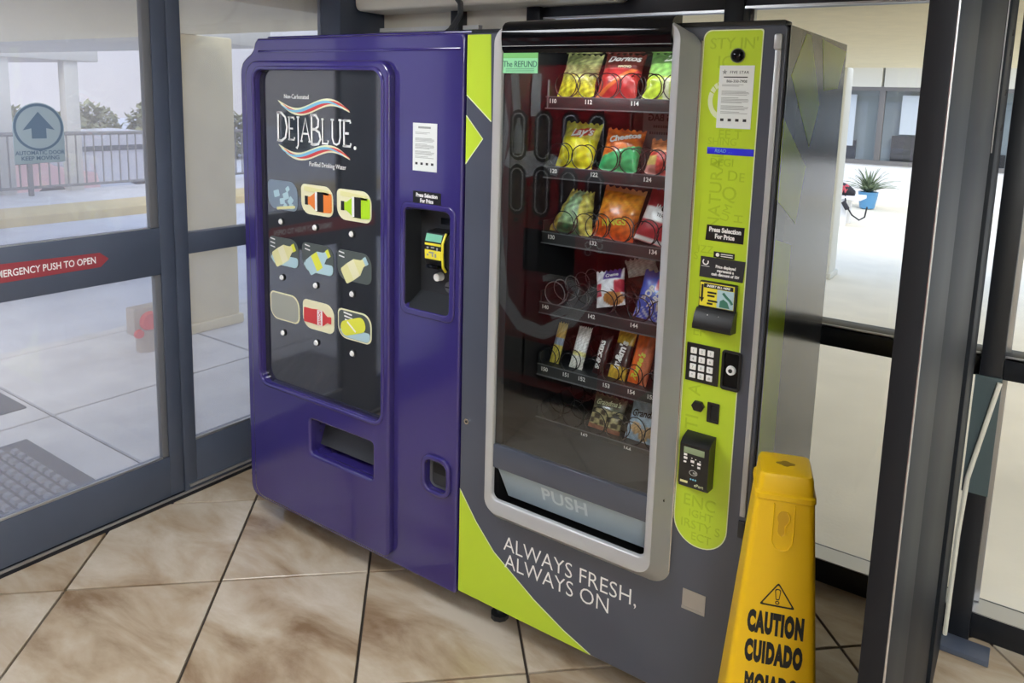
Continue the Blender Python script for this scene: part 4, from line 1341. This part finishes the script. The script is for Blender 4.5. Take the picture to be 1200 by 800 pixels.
text('ePort', -.607, yr - .0004, .729, .0105, 'pale', rd)
b = MB()
for q in range(3):
    b.disc((-.628 + q * .006, yr, .742), .0024, .0004, n=10)
b.build('status_dots', 'sky_print', rd, smooth=False)

# edge strip at the right of the door
hs = MB().box(-.5155, -.5015, YFR - .004, YFR + .001, .665, 1.772, bev=.002).build('edge_strip', 'silver', sm)
MB().box(-.5175, -.4995, YFR - .012, YFR + .001, 1.768, 1.802, bev=.004).build('strip_cap', 'silver', hs)
MB().box(-.517, -.500, YFR - .006, YFR + .001, .610, .655, bev=.003).build('strip_foot', 'dark', hs)
MB().box(-.646, -.585, YFR - .0012, YFR, .372, .421).box(-.647, -.585, YFR - .002, YFR, .366, .373).build('card_slot_plate', 'alu', sm)
lkk = MB().disc((-1.362, YFR, .676), .009, .006, n=14).build('door_lock', 'chrome', sm)
MB().disc((-1.362, YFR - .006, .676), .004, .001, n=10).build('keyhole', 'black', lkk)

# silver bowed window frame
YL = 1.645
b = MB()
o1 = rrect(-1.290, -.684, .405, 1.815, .055, n=8)
o2 = rrect(-1.257, -.716, .444, 1.834, .045, n=8)
o2b = rrect(-1.2535, -.7195, .4475, 1.830, .042, n=8)
i1 = rrect(-1.232, -.7360, .486, 1.812, .022, n=8)
i1b = rrect(-1.2286, -.7395, .490, 1.806, .020, n=8)
i2 = rrect(-1.2286, -.7395, .490, 1.806, .020, n=8)
b.loft([[(p[0], y_, p[1]) for p in lp] for lp, y_ in ((o1, YFR), (o2, YL + .006), (o2b, YL), (i1, YL), (i1b, YL + .004), (i2, YL + .014))], caps=False)
wf = b.build('window_frame', 'silver', sm, angle=50)
MB().box(-.6865, -.6835, YFR - .006, YFR - .0005, .45, 1.79).build('chrome_trim', 'chrome', wf)
b = MB()
pr = [(1.700, 1.763), (1.653, 1.763), (1.645, 1.772), (1.6425, 1.782), (1.640, 1.800), (1.6405, 1.818), (1.645, 1.832), (1.655, 1.842), (1.675, 1.848), (1.700, 1.850)]
b.loft([[(x, p[0], p[1]) for p in pr] for x in (-1.227, -.7415)])
b.build('header', 'black_gloss', sm)
MB().box(-1.2295, -.7385, 1.6415, 1.6475, 1.7800, 1.7812).build('header_seam', 'silver', sm)
MB().box(-1.2290, -.7390, 1.6535, 1.6575, .652, 1.766).build('window_pane', 'glass_machine', sm, smooth=False)
# lower trims and delivery flap
MB().box(-1.2290, -.7390, 1.6500, 1.668, .588, .658, bev=.002).build('lower_trim', 'snack_grey', sm)
fl_ = MB()
fl_.add([(-1.2285, 1.668, .590), (-.7395, 1.668, .590), (-.7395, 1.700, .484), (-1.206, 1.700, .484), (-1.2285, 1.674, .590), (-.7395, 1.674, .590), (-.7395, 1.706, .487), (-1.206, 1.706, .487)], [(0, 1, 2, 3), (7, 6, 5, 4), (0, 4, 5, 1), (1, 5, 6, 2), (2, 6, 7, 3), (3, 7, 4, 0)])
fl_ = fl_.build('delivery_flap', 'flap', sm, smooth=False)
tilt = math.atan2(.032, .103)
text('PUSH', -1.003, 1.6832, .539, .062, 'flap_text', fl_, mtx=FRONT @ Matrix.Rotation(tilt, 4, 'X'), bold=.001, space=1.05)
b = MB()
b.box(-1.2286, -.7390, 1.76, 1.77, .40, .62)
b.box(-1.245, -.725, 1.682, 1.77, .438, .444)
b.box(-1.245, -1.2320, 1.682, 1.77, .444, .62)
b.box(-.736, -.726, 1.682, 1.77, .444, .62)
b.build('delivery_bin', 'black_matte', sm)
b = MB()
b.add([(-1.205, 1.668, .655), (-.70, 1.668, .655), (-.70, 1.80, .690), (-1.205, 1.80, .690), (-1.205, 1.668, .650), (-.70, 1.668, .650), (-.70, 1.80, .685), (-1.205, 1.80, .685)], [(0, 1, 2, 3), (7, 6, 5, 4), (0, 4, 5, 1), (2, 6, 7, 3)])
b.build('inner_ledge', 'tray', sm)
b = MB()
b.box(-1.228, -1.205, 1.66, 1.76, .66, 1.765)
b.box(-.74, -.70, 1.70, 1.76, .66, 1.765)
b.build('inner_jamb', 'inner', sm)

# refund card stuck inside the window
rc = MB().box(-1.2275, -1.116, 1.6515, 1.6530, 1.711, 1.7635).build('refund_card', 'mint', sm)
MB().box(-1.2275, -1.116, 1.6509, 1.6515, 1.750, 1.7635).build('card_band', 'mint_dark', rc)
text('The REFUND', -1.172, 1.6507, 1.734, .0225, 'teal_ink', rc, sx=.86)
b = MB()
for q in range(3):
    b.box(-1.218, -1.127, 1.6509, 1.6514, 1.7225 - q * .004, 1.7235 - q * .004)
b.build('fine_print', 'teal_ink', rc, smooth=False)

# lit tube behind the header
MB().tube([(-1.19, 1.690, 1.783), (-.72, 1.690, 1.783)], .006, 8).build('cabinet_tube', 'tube_lit', sm)
al = bpy.data.lights.new('cabinet_lamp', 'AREA')
al.shape = 'RECTANGLE'
al.size, al.size_y = .48, .03
al.energy = 1.6
alo = bpy.data.objects.new('cabinet_lamp', al)
COL.objects.link(alo)
alo.parent = sm
alo.location = (-.015, 1.700 - 2.0, 1.776)
alo.rotation_euler = (R(38), 0, 0)

# right side panel graphics
xs = x1 + .0006
for lp in ([(1.838, 1.815), (1.738, 1.715), (1.942, 1.549), (2.007, 1.654), (1.878, 1.815)],
           [(1.985, 1.815), (2.255, 1.803), (2.19, 1.700), (2.043, 1.690)],
           [(1.703, 1.620), (1.926, 1.500), (1.873, 1.363), (1.703, 1.437)],
           [(1.707, 1.346), (1.852, 1.312), (1.849, .92), (1.850, .12), (1.707, .12)]):
    plate_side(MB(), [lp], xs, .0006).build('lime_side_print', 'lime_side', sm, smooth=False)
MB().box(x1 - .03, x1 + .0008, 1.705, 1.712, .10, 1.822).build('side_flange', 'snack_grey', sm)

# ---- trays, price tags, spirals
TR = [1.640, 1.444, 1.254, 1.045, .856, .690]


def coil_mesh(r, turns, pitch, ry=1.0):
    b = MB()
    pts = []
    n = 22
    for k in range(int(turns * n) + 1):
        a = -math.pi / 2 + 2 * math.pi * k / n
        pts.append((r * math.cos(a), .002 + pitch * max(0, k - 21) / n, r + r * math.sin(a)))
    b.tube(pts, .0016, 5)
    return b


coil_src = {}


def add_coil(x, zt, r=.034, m='wire', y=1.803):
    key = (r, m)
    if key not in coil_src:
        b = coil_mesh(r, 5, .062)
        b.v = [(p[0] + x, p[1] + y, p[2] + zt + .001) for p in b.v]
        o = b.build('spiral_coil', m, sm)
        coil_src[key] = (o, x, y, zt)
        return o
    o0, a, c, d = coil_src[key]
    o = o0.copy()
    COL.objects.link(o)
    o.parent = sm
    o.location = (x - a, y - c, zt - d)
    return o


TAGS = [[('110', -1.160), ('112', -1.045), ('114', -.905), ('116', -.775)], [('120', -1.150), ('122', -1.018), ('124', -.857)], [('130', -1.150), ('132', -1.012), ('134', -.83)], [('140', -1.162), ('142', -1.007), ('144', -.874)], [('150', -1.158), ('151', -1.083), ('152', -1.030), ('153', -.950), ('154', -.872), ('155', -.812)], [('162', -1.014), ('164', -.875)]]
for k, z in enumerate(TR):
    tr = MB().box(-1.185, -.665, 1.806, 2.165, z + .006, z + .010).box(-1.185, -1.181, 1.806, 2.165, z + .01, z + .045).box(-.669, -.665, 1.806, 2.165, z + .01, z + .045).build('shelf_tray', 'tray', sm)
    MB().box(-1.185, -.665, 1.800, 1.806, z - .019, z + .014, bev=.0015).build('tag_rail', 'tray', tr)
    MB().box(-1.185, -.665, 1.797, 1.801, z - .0205, z - .0175).box(-1.185, -.665, 1.7985, 1.801, z + .012, z + .0145).build('rail_edge', 'tray_edge', tr)
    for s_, x in TAGS[k]:
        text(s_, x, 1.7975, z + .001, .0165, 'white', tr, name='tag_lettering', bold=.0003)
COILS = [(0, (-1.123, -1.052)), (0, (-.995, -.921)), (0, (-.868, -.795)), (1, (-1.138, -1.062)), (1, (-.985, -.912)), (1, (-.850, -.780)), (2, (-1.115, -1.045)), (2, (-1.008, -.935)), (2, (-.862, -.790)), (3, (-1.135, -1.06)), (3, (-.975, -.905)), (3, (-.865, -.80)), (5, (-1.135, -1.06)), (5, (-.985, -.915)), (5, (-.868, -.795))]
for k, xs_ in COILS:
    for x in xs_:
        add_coil(x, TR[k] + .0105, .034, 'grey' if (k == 3 and x < -1.1) else 'wire')
for x in (-1.151, -1.078, -1.003, -.942, -.880, -.815):
    add_coil(x, TR[4] + .0105, .027)
MB().tube([(-1.178, 1.802, 1.62), (-1.178, 1.802, 1.70)], .003, 6).build('tray_stop', 'tray_edge', sm)
bk = MB().box(-.930, -.80, 1.905, 1.908, 1.458, 1.632).build('divider_card', 'grey', sm)  # plain grey card carrying back-to-front lettering
text('BIG BAG', -.868, 1.9040, 1.605, .026, 'ink_black', bk, mirror=True, bold=.0008, sx=.95)
b = MB()
for q, w_ in ((0, .060), (1, .082)):
    for i in range(int(w_ / .007)):
        b.box(-.868 - w_ / 2 + i * .007, -.868 - w_ / 2 + i * .007 + .005, 1.9042, 1.9050, 1.578 - q * .018, 1.585 - q * .018)
b.build('small_print', 'ink_black', bk, smooth=False)

# ================================================================== SNACKS (each one a thing resting on its tray)
def lerp(a, b, t):
    t = max(0, min(1, t))
    return tuple(a[k] + (b[k] - a[k]) * t for k in range(3))


def bag(name, label, cat, w, h, d, x, tray, fn, roll=2.0, lean=22.0, y=1.838, seed=1, crimp=.06, nu=20, nv=28, taper=0.0, wr=1.0, zoff=0.0, yaw=0.0, bar=False):
    """sealed pouch: bulged front and back, crimped ends, creases"""
    z0 = TR[tray] + .0112 + zoff
    t = empty(name, (x, y, z0), label, cat, rot=(-R(lean), R(roll), R(yaw)))
    rnd = random.Random(seed)
    ph = [rnd.uniform(0, 6.28) for _ in range(6)]

    def prof(u, v):
        e = min(u, 1 - u) * 2
        c = 1.0
        if v < crimp:
            c = 0.0
        elif v > 1 - crimp:
            c = 0.0
        else:
            vv = (v - crimp) / (1 - 2 * crimp)
            c = math.sin(math.pi * vv) ** (.35 if bar else .55)
        base = (max(0, 1 - (1 - e) ** 2.2)) ** .6 * c
        cr = .10 * wr * (math.sin(u * 17 + ph[0] + 3 * math.sin(v * 9 + ph[1])) * (abs(v - .5) * 2) ** 2 + .6 * math.sin(v * 23 + ph[2] + 4 * math.sin(u * 6 + ph[3])) * (1 - e))
        return max(0, base + cr * c)

    def pos(u, v, s_):
        ww = w * (1 - taper * v) * (1 - .05 * math.sin(math.pi * v) * (0 if bar else 1))
        px = (u - .5) * ww + taper * w * .1 * v
        pz = v * h + (.004 * math.sin(u * 40) * (1 if (v < .001 or v > .999) else 0)) * (1 if v > .5 else 0)
        return (px, -s_ * (d / 2) * prof(u, v) - s_ * .0006, pz)

    verts, faces, cols = [], [], []
    for s_ in (1, -1):
        o_ = len(verts)
        for j in range(nv + 1):
            for i in range(nu + 1):
                u, v = i / nu, j / nv
                verts.append(pos(u, v, s_))
                cols.append(L(fn(u, v)))
        for j in range(nv):
            for i in range(nu):
                a = o_ + j * (nu + 1) + i
                q = (a, a + 1, a + nu + 2, a + nu + 1)
                faces.append(q if s_ == 1 else q[::-1])
    n_ = (nu + 1) * (nv + 1)
    rim = [i for i in range(nu + 1)] + [j * (nu + 1) + nu for j in range(1, nv + 1)] + [nv * (nu + 1) + i for i in range(nu - 1, -1, -1)] + [j * (nu + 1) for j in range(nv - 1, 0, -1)]
    for k in range(len(rim)):
        a, b_ = rim[k], rim[(k + 1) % len(rim)]
        faces.append((b_, a, a + n_, b_ + n_))
    mb = MB()
    mb.add(verts, faces)
    o = mb.build('wrapper', 'wrapper', t, angle=60, local=True)
    ca = o.data.color_attributes.new('Col', 'FLOAT_COLOR', 'POINT')
    flat = []
    for c in cols:
        flat += list(c)
    ca.data.foreach_set('color', flat)

    def write(s_, u, v, size, m, rot=0, **kw):
        me = text_mesh(s_, size, **kw)
        mt = Matrix.Rotation(R(rot), 4, 'Z')
        bb = MB()
        vs = []
        for q in me.vertices:
            p = mt @ q.co
            uu, vv = u + p.x / w, v + p.y / h
            f_ = pos(max(0.02, min(.98, uu)), max(.02, min(.98, vv)), 1)
            vs.append(((uu - .5) * w, f_[1] - .0012 - q.co.z, vv * h))
        bb.add(vs, [list(p.vertices) for p in me.polygons])
        bpy.data.meshes.remove(me)
        return bb.build('lettering', m, t, smooth=False, local=True)
    t_write[t] = write
    return t


t_write = {}


def noise_col(c, u, v, s=1.0, a=.12):
    k = 1 + a * math.sin(u * 21 * s + 2 * math.sin(v * 13 * s)) * math.sin(v * 17 * s + u * 5)
    return tuple(max(0, min(255, q * k)) for q in c)


def chips_in(u, v, cu, cv, r, inner, outer):
    return inner if ((u - cu) ** 2 + ((v - cv) * 1.1) ** 2) < r * r else outer


# top shelf
f = lambda u, v: noise_col(lerp((226, 216, 60), (150, 158, 84), (v - .25) * 4) if v < .5 else ((120, 128, 80) if abs(u - .5 + .3 * math.sin(v * 9)) < .2 else (160, 164, 110)), u, v, 1.5, .3)
bag('chip_bag', 'olive and yellow chip bag at the left end of the top shelf', 'chip bag', .118, .132, .050, -1.113, 0, f, seed=1)
f = lambda u, v: noise_col((96, 44, 38) if v > .62 else ((226, 120, 60) if abs((v - .35) - (u - .5) * .7) < .05 else ((190, 52, 52) if v < .62 else (150, 52, 44))), u, v, 1, .12)
t = bag('chip_bag', 'dark red tortilla chip bag in the middle of the top shelf', 'chip bag', .122, .132, .050, -.984, 0, f, seed=2)
t_write[t]('Doritos', .52, .86, .029, M['white'], 4, bold=.0008, shear=.15, sx=1.05)
t_write[t]('NACHO', .62, .66, .010, M['cream'], 4, bold=.0003)
f = lambda u, v: noise_col((196, 222, 70) if v < .45 else ((150, 206, 110) if v < .72 else (90, 130, 70)), u, v, 1.3, .18) if not (.45 < u < .62 and v < .4) else (222, 226, 190)
t = bag('chip_bag', 'lime green chip bag at the right end of the top shelf', 'chip bag', .128, .132, .050, -.842, 0, f, seed=3)
t_write[t]("Lay's", .60, .88, .034, M['white'], 6, bold=.0008, shear=.25)
# second shelf
f = lambda u, v: noise_col((240, 226, 40) if v < .62 else (236, 224, 90), u, v, 1, .16) if not (.3 < u < .9 and .63 < v < .88 and abs(v - .75 - (u - .6) * .2) < .1) else (198, 70, 52)
t = bag('chip_bag', 'bright yellow chip bag at the left end of the second shelf', 'chip bag', .120, .136, .054, -1.109, 1, f, seed=4)
t_write[t]("Lay's", .58, .75, .034, M['white'], 8, bold=.0009, shear=.25)
f = lambda u, v: noise_col((70, 190, 120) if v < .45 - (.5 - u) * .35 else ((224, 120, 40) if (v + u * .4) % .22 > .07 else (180, 84, 36)), u, v, 1, .14)
t = bag('chip_bag', 'orange and green puffed snack bag in the middle of the second shelf', 'chip bag', .118, .122, .050, -.969, 1, f, seed=5)
t_write[t]('Cheetos', .55, .78, .026, M['white'], 16, bold=.0011, sx=1.0)
f = lambda u, v: noise_col((206, 74, 66) if v < .6 else (206, 132, 84), u, v, 1.4, .25) if not (u < .3 and v < .5) else ((226, 150, 140) if v < .25 else (236, 206, 120))
t = bag('chip_bag', 'red and orange chip bag before the grey divider card', 'chip bag', .122, .098, .050, -.826, 1, f, seed=6)
# third shelf
f = lambda u, v: noise_col((226, 212, 104) if abs(u - .45) > .28 - .1 * v else ((60, 100, 70) if v < .2 else (170, 206, 160)), u, v, 1.2, .3)
bag('chip_bag', 'crumpled pale yellow and green bag at the left end of the third shelf', 'chip bag', .150, .130, .055, -1.112, 2, f, seed=7, taper=.5, wr=2.2)
f = lambda u, v: (250, 176, 120) if v > .92 else noise_col(lerp((232, 84, 30), (246, 156, 44), v * 1.5), u, v, 1.4, .22)
t = bag('snack_pouch', 'orange snack pouch with crimped top in the middle of the third shelf', 'snack pouch', .130, .150, .045, -.975, 2, f, seed=8, roll=4)
t_write[t]('RINGS', .50, .30, .026, M['lemon'], 12, bold=.0007)
f = lambda u, v: noise_col((176, 30, 44) if v > .66 else ((238, 234, 232) if v > .40 else (190, 40, 52)), u, v, 1, .06) if not (.03 < v < .10) else (236, 232, 230)
t = bag('jerky_bag', 'red and white dried meat bag at the right end of the third shelf', 'snack pouch', .142, .150, .030, -.838, 2, f, seed=9, roll=10, wr=.4)
t_write[t]("JACK LINK'S", .56, .68, .0165, M['white'], 0, bold=.0004)
t_write[t]('70', .62, .84, .014, M['white'], 0, bold=.0004)
t_write[t]('TERIYAKI', .5, .52, .013, M['ink_black'], -4)
# shield on it
sh = [(-.024, .010), (-.024, -.004), (0, -.018), (.024, -.004), (.024, .010)]
MB().mesh(curve_mesh([sh], .0006), Matrix.Translation((.007, -.0172, .098)) @ FRONT).build('shield_print', 'ink_black', t, smooth=False, local=True)
# purple ball shape behind
f = lambda u, v: noise_col((84, 40, 150), u, v, 1, .1)
bag('candy_pouch', 'small purple pouch half hidden behind the orange pouch', 'snack pouch', .05, .05, .02, -.885, 2, f, seed=21, y=1.965, zoff=.112 - .0, lean=0)
# fourth shelf
def f(u, v):
    if u < .26 and .25 < v < .62:
        return (190, 50, 70)
    if u > .74 and .35 < v < .7:
        return (190, 50, 70)
    if .30 < u < .95 and v > .72:
        return (82, 62, 150)
    if ((u - .66) ** 2 / .12 + (v - .20) ** 2 / .035) < 1:
        return noise_col((186, 126, 66), u, v, 2, .15)
    return noise_col((232, 232, 238), u, v, 1, .08)


t = bag('pastry_pack', 'white and purple wrapped pastry tipped over in the fourth shelf', 'pastry pack', .094, .104, .04, -.968, 3, f, seed=10, roll=-16, wr=1.4, zoff=.018)
t_write[t]('Creme', .62, .84, .014, M['white'], 3, bold=.0004)
f = lambda u, v: noise_col((216, 222, 220), u, v, 1.5, .15)
bag('foil_pack', 'pale silver foil wrapper sticking up behind the white pastry', 'pastry pack', .10, .05, .02, -.925, 3, f, seed=11, roll=-18, y=1.95, zoff=.095, lean=0, wr=2)


def f(u, v):
    if .42 < u < .62 and .62 < v < .88:
        return (214, 70, 90)
    if u > .56 and .22 < v < .80 - .3 * (u - .56):
        return noise_col((226, 220, 204), u, v, 2, .15)
    if v < .22 and math.sin(u * 30 + v * 40) > .6:
        return (210, 220, 240)
    return noise_col((56, 96, 206), u, v, 1, .08)


t = bag('toaster_pastry_pack', 'blue toaster pastry pack at the right end of the fourth shelf', 'pastry pack', .112, .134, .028, -.842, 3, f, seed=12, roll=4, wr=.6)
t_write[t]('POP', .30, .52, .026, M['white'], 62, bold=.0012)
t_write[t]('TARTS', .52, .44, .022, M['white'], 62, bold=.001)
# fifth shelf: bars
f = lambda u, v: noise_col((206, 172, 88) if v > .62 else ((150, 170, 200) if v > .45 else (222, 206, 90)), u, v, 1, .15)
bag('candy_bar', 'thin tan and yellow bar, leftmost on the fifth shelf', 'candy bar', .032, .122, .016, -1.150, 4, f, roll=1, seed=13, nu=10, bar=True)
f = lambda u, v: noise_col((226, 228, 230) if v > .42 else ((238, 226, 150) if v > .3 else (232, 232, 222)), u, v, 2.4, .22)
bag('candy_bar', 'white and silver wrapped bar, second from left on the fifth shelf', 'candy bar', .044, .124, .018, -1.075, 4, f, roll=2, seed=14, nu=12, bar=True)
f = lambda u, v: noise_col((58, 34, 34), u, v, 1.5, .3)
t = bag('candy_bar', 'dark brown bar with white upright lettering on the fifth shelf', 'candy bar', .036, .122, .020, -1.000, 4, f, roll=3, seed=15, nu=12, bar=True)
t_write[t]('SNICKERS', .40, .46, .0185, M['white'], 90, bold=.0008)
f = lambda u, v: noise_col((212, 176, 60) if (v > .72 or v < .28) else (36, 30, 28), u, v, 1.3, .14)
t = bag('candy_bag', 'gold and black candy bag with big white letters on the fifth shelf', 'candy bar', .054, .138, .024, -.940, 4, f, roll=3, seed=16, nu=14, bar=True)
t_write[t]("m&m's", .48, .50, .030, M['white'], 82, bold=.0012)
f = lambda u, v: noise_col((238, 112, 40) if u < .62 else (226, 130, 90), u, v, 1, .10)
t = bag('candy_bar', 'orange peanut butter cup pack with yellow script on the fifth shelf', 'candy bar', .058, .142, .022, -.876, 4, f, roll=3, seed=17, nu=14, bar=True)
t_write[t]("Reese's", .42, .34, .026, M['lemon'], 80, bold=.0011, shear=.2)
f = lambda u, v: noise_col((196, 52, 70), u, v, 1, .2)
bag('candy_bag', 'small red candy bag at the right end of the fifth shelf', 'candy bar', .05, .075, .022, -.797, 4, f, roll=2, seed=18, nu=12)
# bottom shelf
f = lambda u, v: noise_col((96, 96, 76) if v > .62 else ((176, 164, 120) if math.sin(u * 17) * math.sin(v * 21) > -.1 else (64, 54, 40)), u, v, 1.5, .2) if v > .12 else noise_col((150, 96, 76), u, v)
t = bag('cookie_pack', 'dark olive cookie pack on the left of the bottom shelf', 'cookie pack', .104, .100, .040, -.973, 5, f, seed=19)
t_write[t]("Grandma's", .5, .80, .021, M['pale'], 5, shear=.3, bold=.0004, sx=.85)


def f(u, v):
    for cu, cv in ((.28, .26), (.70, .24), (.5, .14)):
        if (u - cu) ** 2 + ((v - cv) * 1.2) ** 2 < .022:
            return noise_col((206, 170, 120), u, v, 2.4, .22)
    return noise_col((168, 196, 216), u, v, 1.3, .14)


t = bag('cookie_pack', 'pale blue cookie pack at the right end of the bottom shelf', 'cookie pack', .112, .136, .044, -.848, 5, f, seed=20)
t_write[t]("Grandma's", .54, .58, .027, M['ink_black'], 6, shear=.3, bold=.0005, sx=.85)

# ================================================================== CAUTION SIGN
cg = empty('caution_sign', (-.370, 1.500, 0), 'tall yellow caution floor cone standing before the snack machine', 'floor sign', rot=(0, 0, R(19)))


def sq(hw, z, r, n=4):
    return [(p[0], p[1], z) for p in rrect(-hw, hw, -hw, hw, r, n)]


def hwz(z):
    return .0535 + (.125 - .0535) * (.92 - z) / .92


b = MB()
rings = [sq(.158, .0, .02), sq(.158, .022, .02), sq(.150, .030, .02), sq(hwz(.05) + .006, .034, .022), sq(hwz(.05), .05, .022)]
for z in (.2, .4, .6, .8, .868):
    rings.append(sq(hwz(z), z, .018 - .006 * z))
rings += [sq(hwz(.870) + .0025, .8705, .0125), sq(hwz(.880) + .0025, .880, .0125), sq(hwz(.884) - .0015, .8835, .012), sq(.0525, .912, .012), sq(.0490, .920, .011), sq(.043, .9215, .010)]
b.loft(rings)
body = b.build('cone_body', 'yellow', cg, local=True, angle=40)
# notched hole in the cap and keyhole slot on the front
hole = []
for k in range(24):
    a = 2 * math.pi * k / 24
    rr2 = 1 + .18 * math.cos(4 * a)
    hole.append((.016 * rr2 * math.cos(a), .010 * rr2 * math.sin(a)))
hb = MB()
hb.mesh(curve_mesh([hole], .0012), Matrix.Translation((0, 0, .9222)))
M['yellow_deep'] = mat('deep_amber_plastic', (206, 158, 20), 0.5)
M['yellow_mid'] = mat('recess_yellow_plastic', (232, 180, 14), 0.45)
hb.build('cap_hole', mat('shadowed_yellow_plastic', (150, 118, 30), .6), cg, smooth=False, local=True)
slope = math.atan2(.125 - .0535, .92)


def on_front(z, dy=0.0):
    return Matrix.Translation((0, -hwz(z) - dy, z)) @ Matrix.Rotation(-slope, 4, 'X') @ FRONT


lp = [(-.020, .048), (-.020, -.030), (-.012, -.044), (0, -.048), (.012, -.044), (.020, -.030), (.020, .048)]
b = MB()
m_ = on_front(.815, .0008)
b.tube([m_ @ Vector((p[0], p[1], 0)) for p in lp], .0018, 6)
b.build('slot_ridge', 'yellow', cg, local=True)
b = MB()
kh = [(.012 * math.cos(R(a)), .020 + .015 * math.sin(R(a))) for a in range(-40, 221, 20)] + [(-.010, -.008), (-.004, -.018), (.004, -.014), (.004, -.002)]
b.mesh(curve_mesh([kh], .001), on_front(.815, .0006))
b.build('hook_recess', 'yellow_deep', cg, smooth=False, local=True)  # flat plate, the shade of a recess put into its colour
b = MB()
b.tube([m_ @ Vector((p[0], p[1], 0)) for p in ([(.012 * math.cos(R(a)), .020 + .015 * math.sin(R(a))) for a in range(60, -41, -20)] + [(.004, .004), (.005, -.012), (-.002, -.018), (-.009, -.012)])], .0016, 6)
b.build('hook_ridge', 'yellow', cg, local=True)
# print
tri = lambda s_: [(0, .030 * s_), (.034 * s_, -.020 * s_), (-.034 * s_, -.020 * s_)]


def soft(lp, r=.22):
    out = []
    n = len(lp)
    for i in range(n):
        p0, p1, p2 = Vector(lp[i - 1]), Vector(lp[i]), Vector(lp[(i + 1) % n])
        a, c = p1 + (p0 - p1) * r * .4, p1 + (p2 - p1) * r * .4
        for k in range(5):
            u = k / 4
            q = a * (1 - u) ** 2 + p1 * 2 * u * (1 - u) + c * u * u
            out.append((q.x, q.y))
    return out


b = MB()
b.mesh(curve_mesh([soft(tri(1.02)), soft(tri(.86))], .0006), on_front(.672, .0004))
ex = [(-.006, .014), (-.003, .017), (.003, .017), (.006, .014), (.0035, -.006), (-.0035, -.006)]
ex2 = [(p[0] * .68, p[1] * .84 + .0008) for p in ex]
b.mesh(curve_mesh([soft(ex, .5), soft(ex2, .5)], .0006), on_front(.672, .0004))
dot = [(.0042 * math.cos(R(a)), -.0115 + .0038 * math.sin(R(a))) for a in range(0, 360, 20)]
dot2 = [(p[0] * .58, -.0115 + (p[1] + .0115) * .58) for p in dot]
b.mesh(curve_mesh([dot, dot2], .0006), on_front(.672, .0004))
b.build('warning_triangle', 'ink_black', cg, smooth=False, local=True)
for s_, z, sx_ in (('CAUTION', .612, .375), ('CUIDADO', .550, .375), ('MOJADO', .480, .40)):
    me = text_mesh(s_, .056, bold=.0046, sx=sx_, space=1.2)
    MB().mesh(me, on_front(z, .0005)).build('lettering', 'ink_black', cg, smooth=False, local=True)
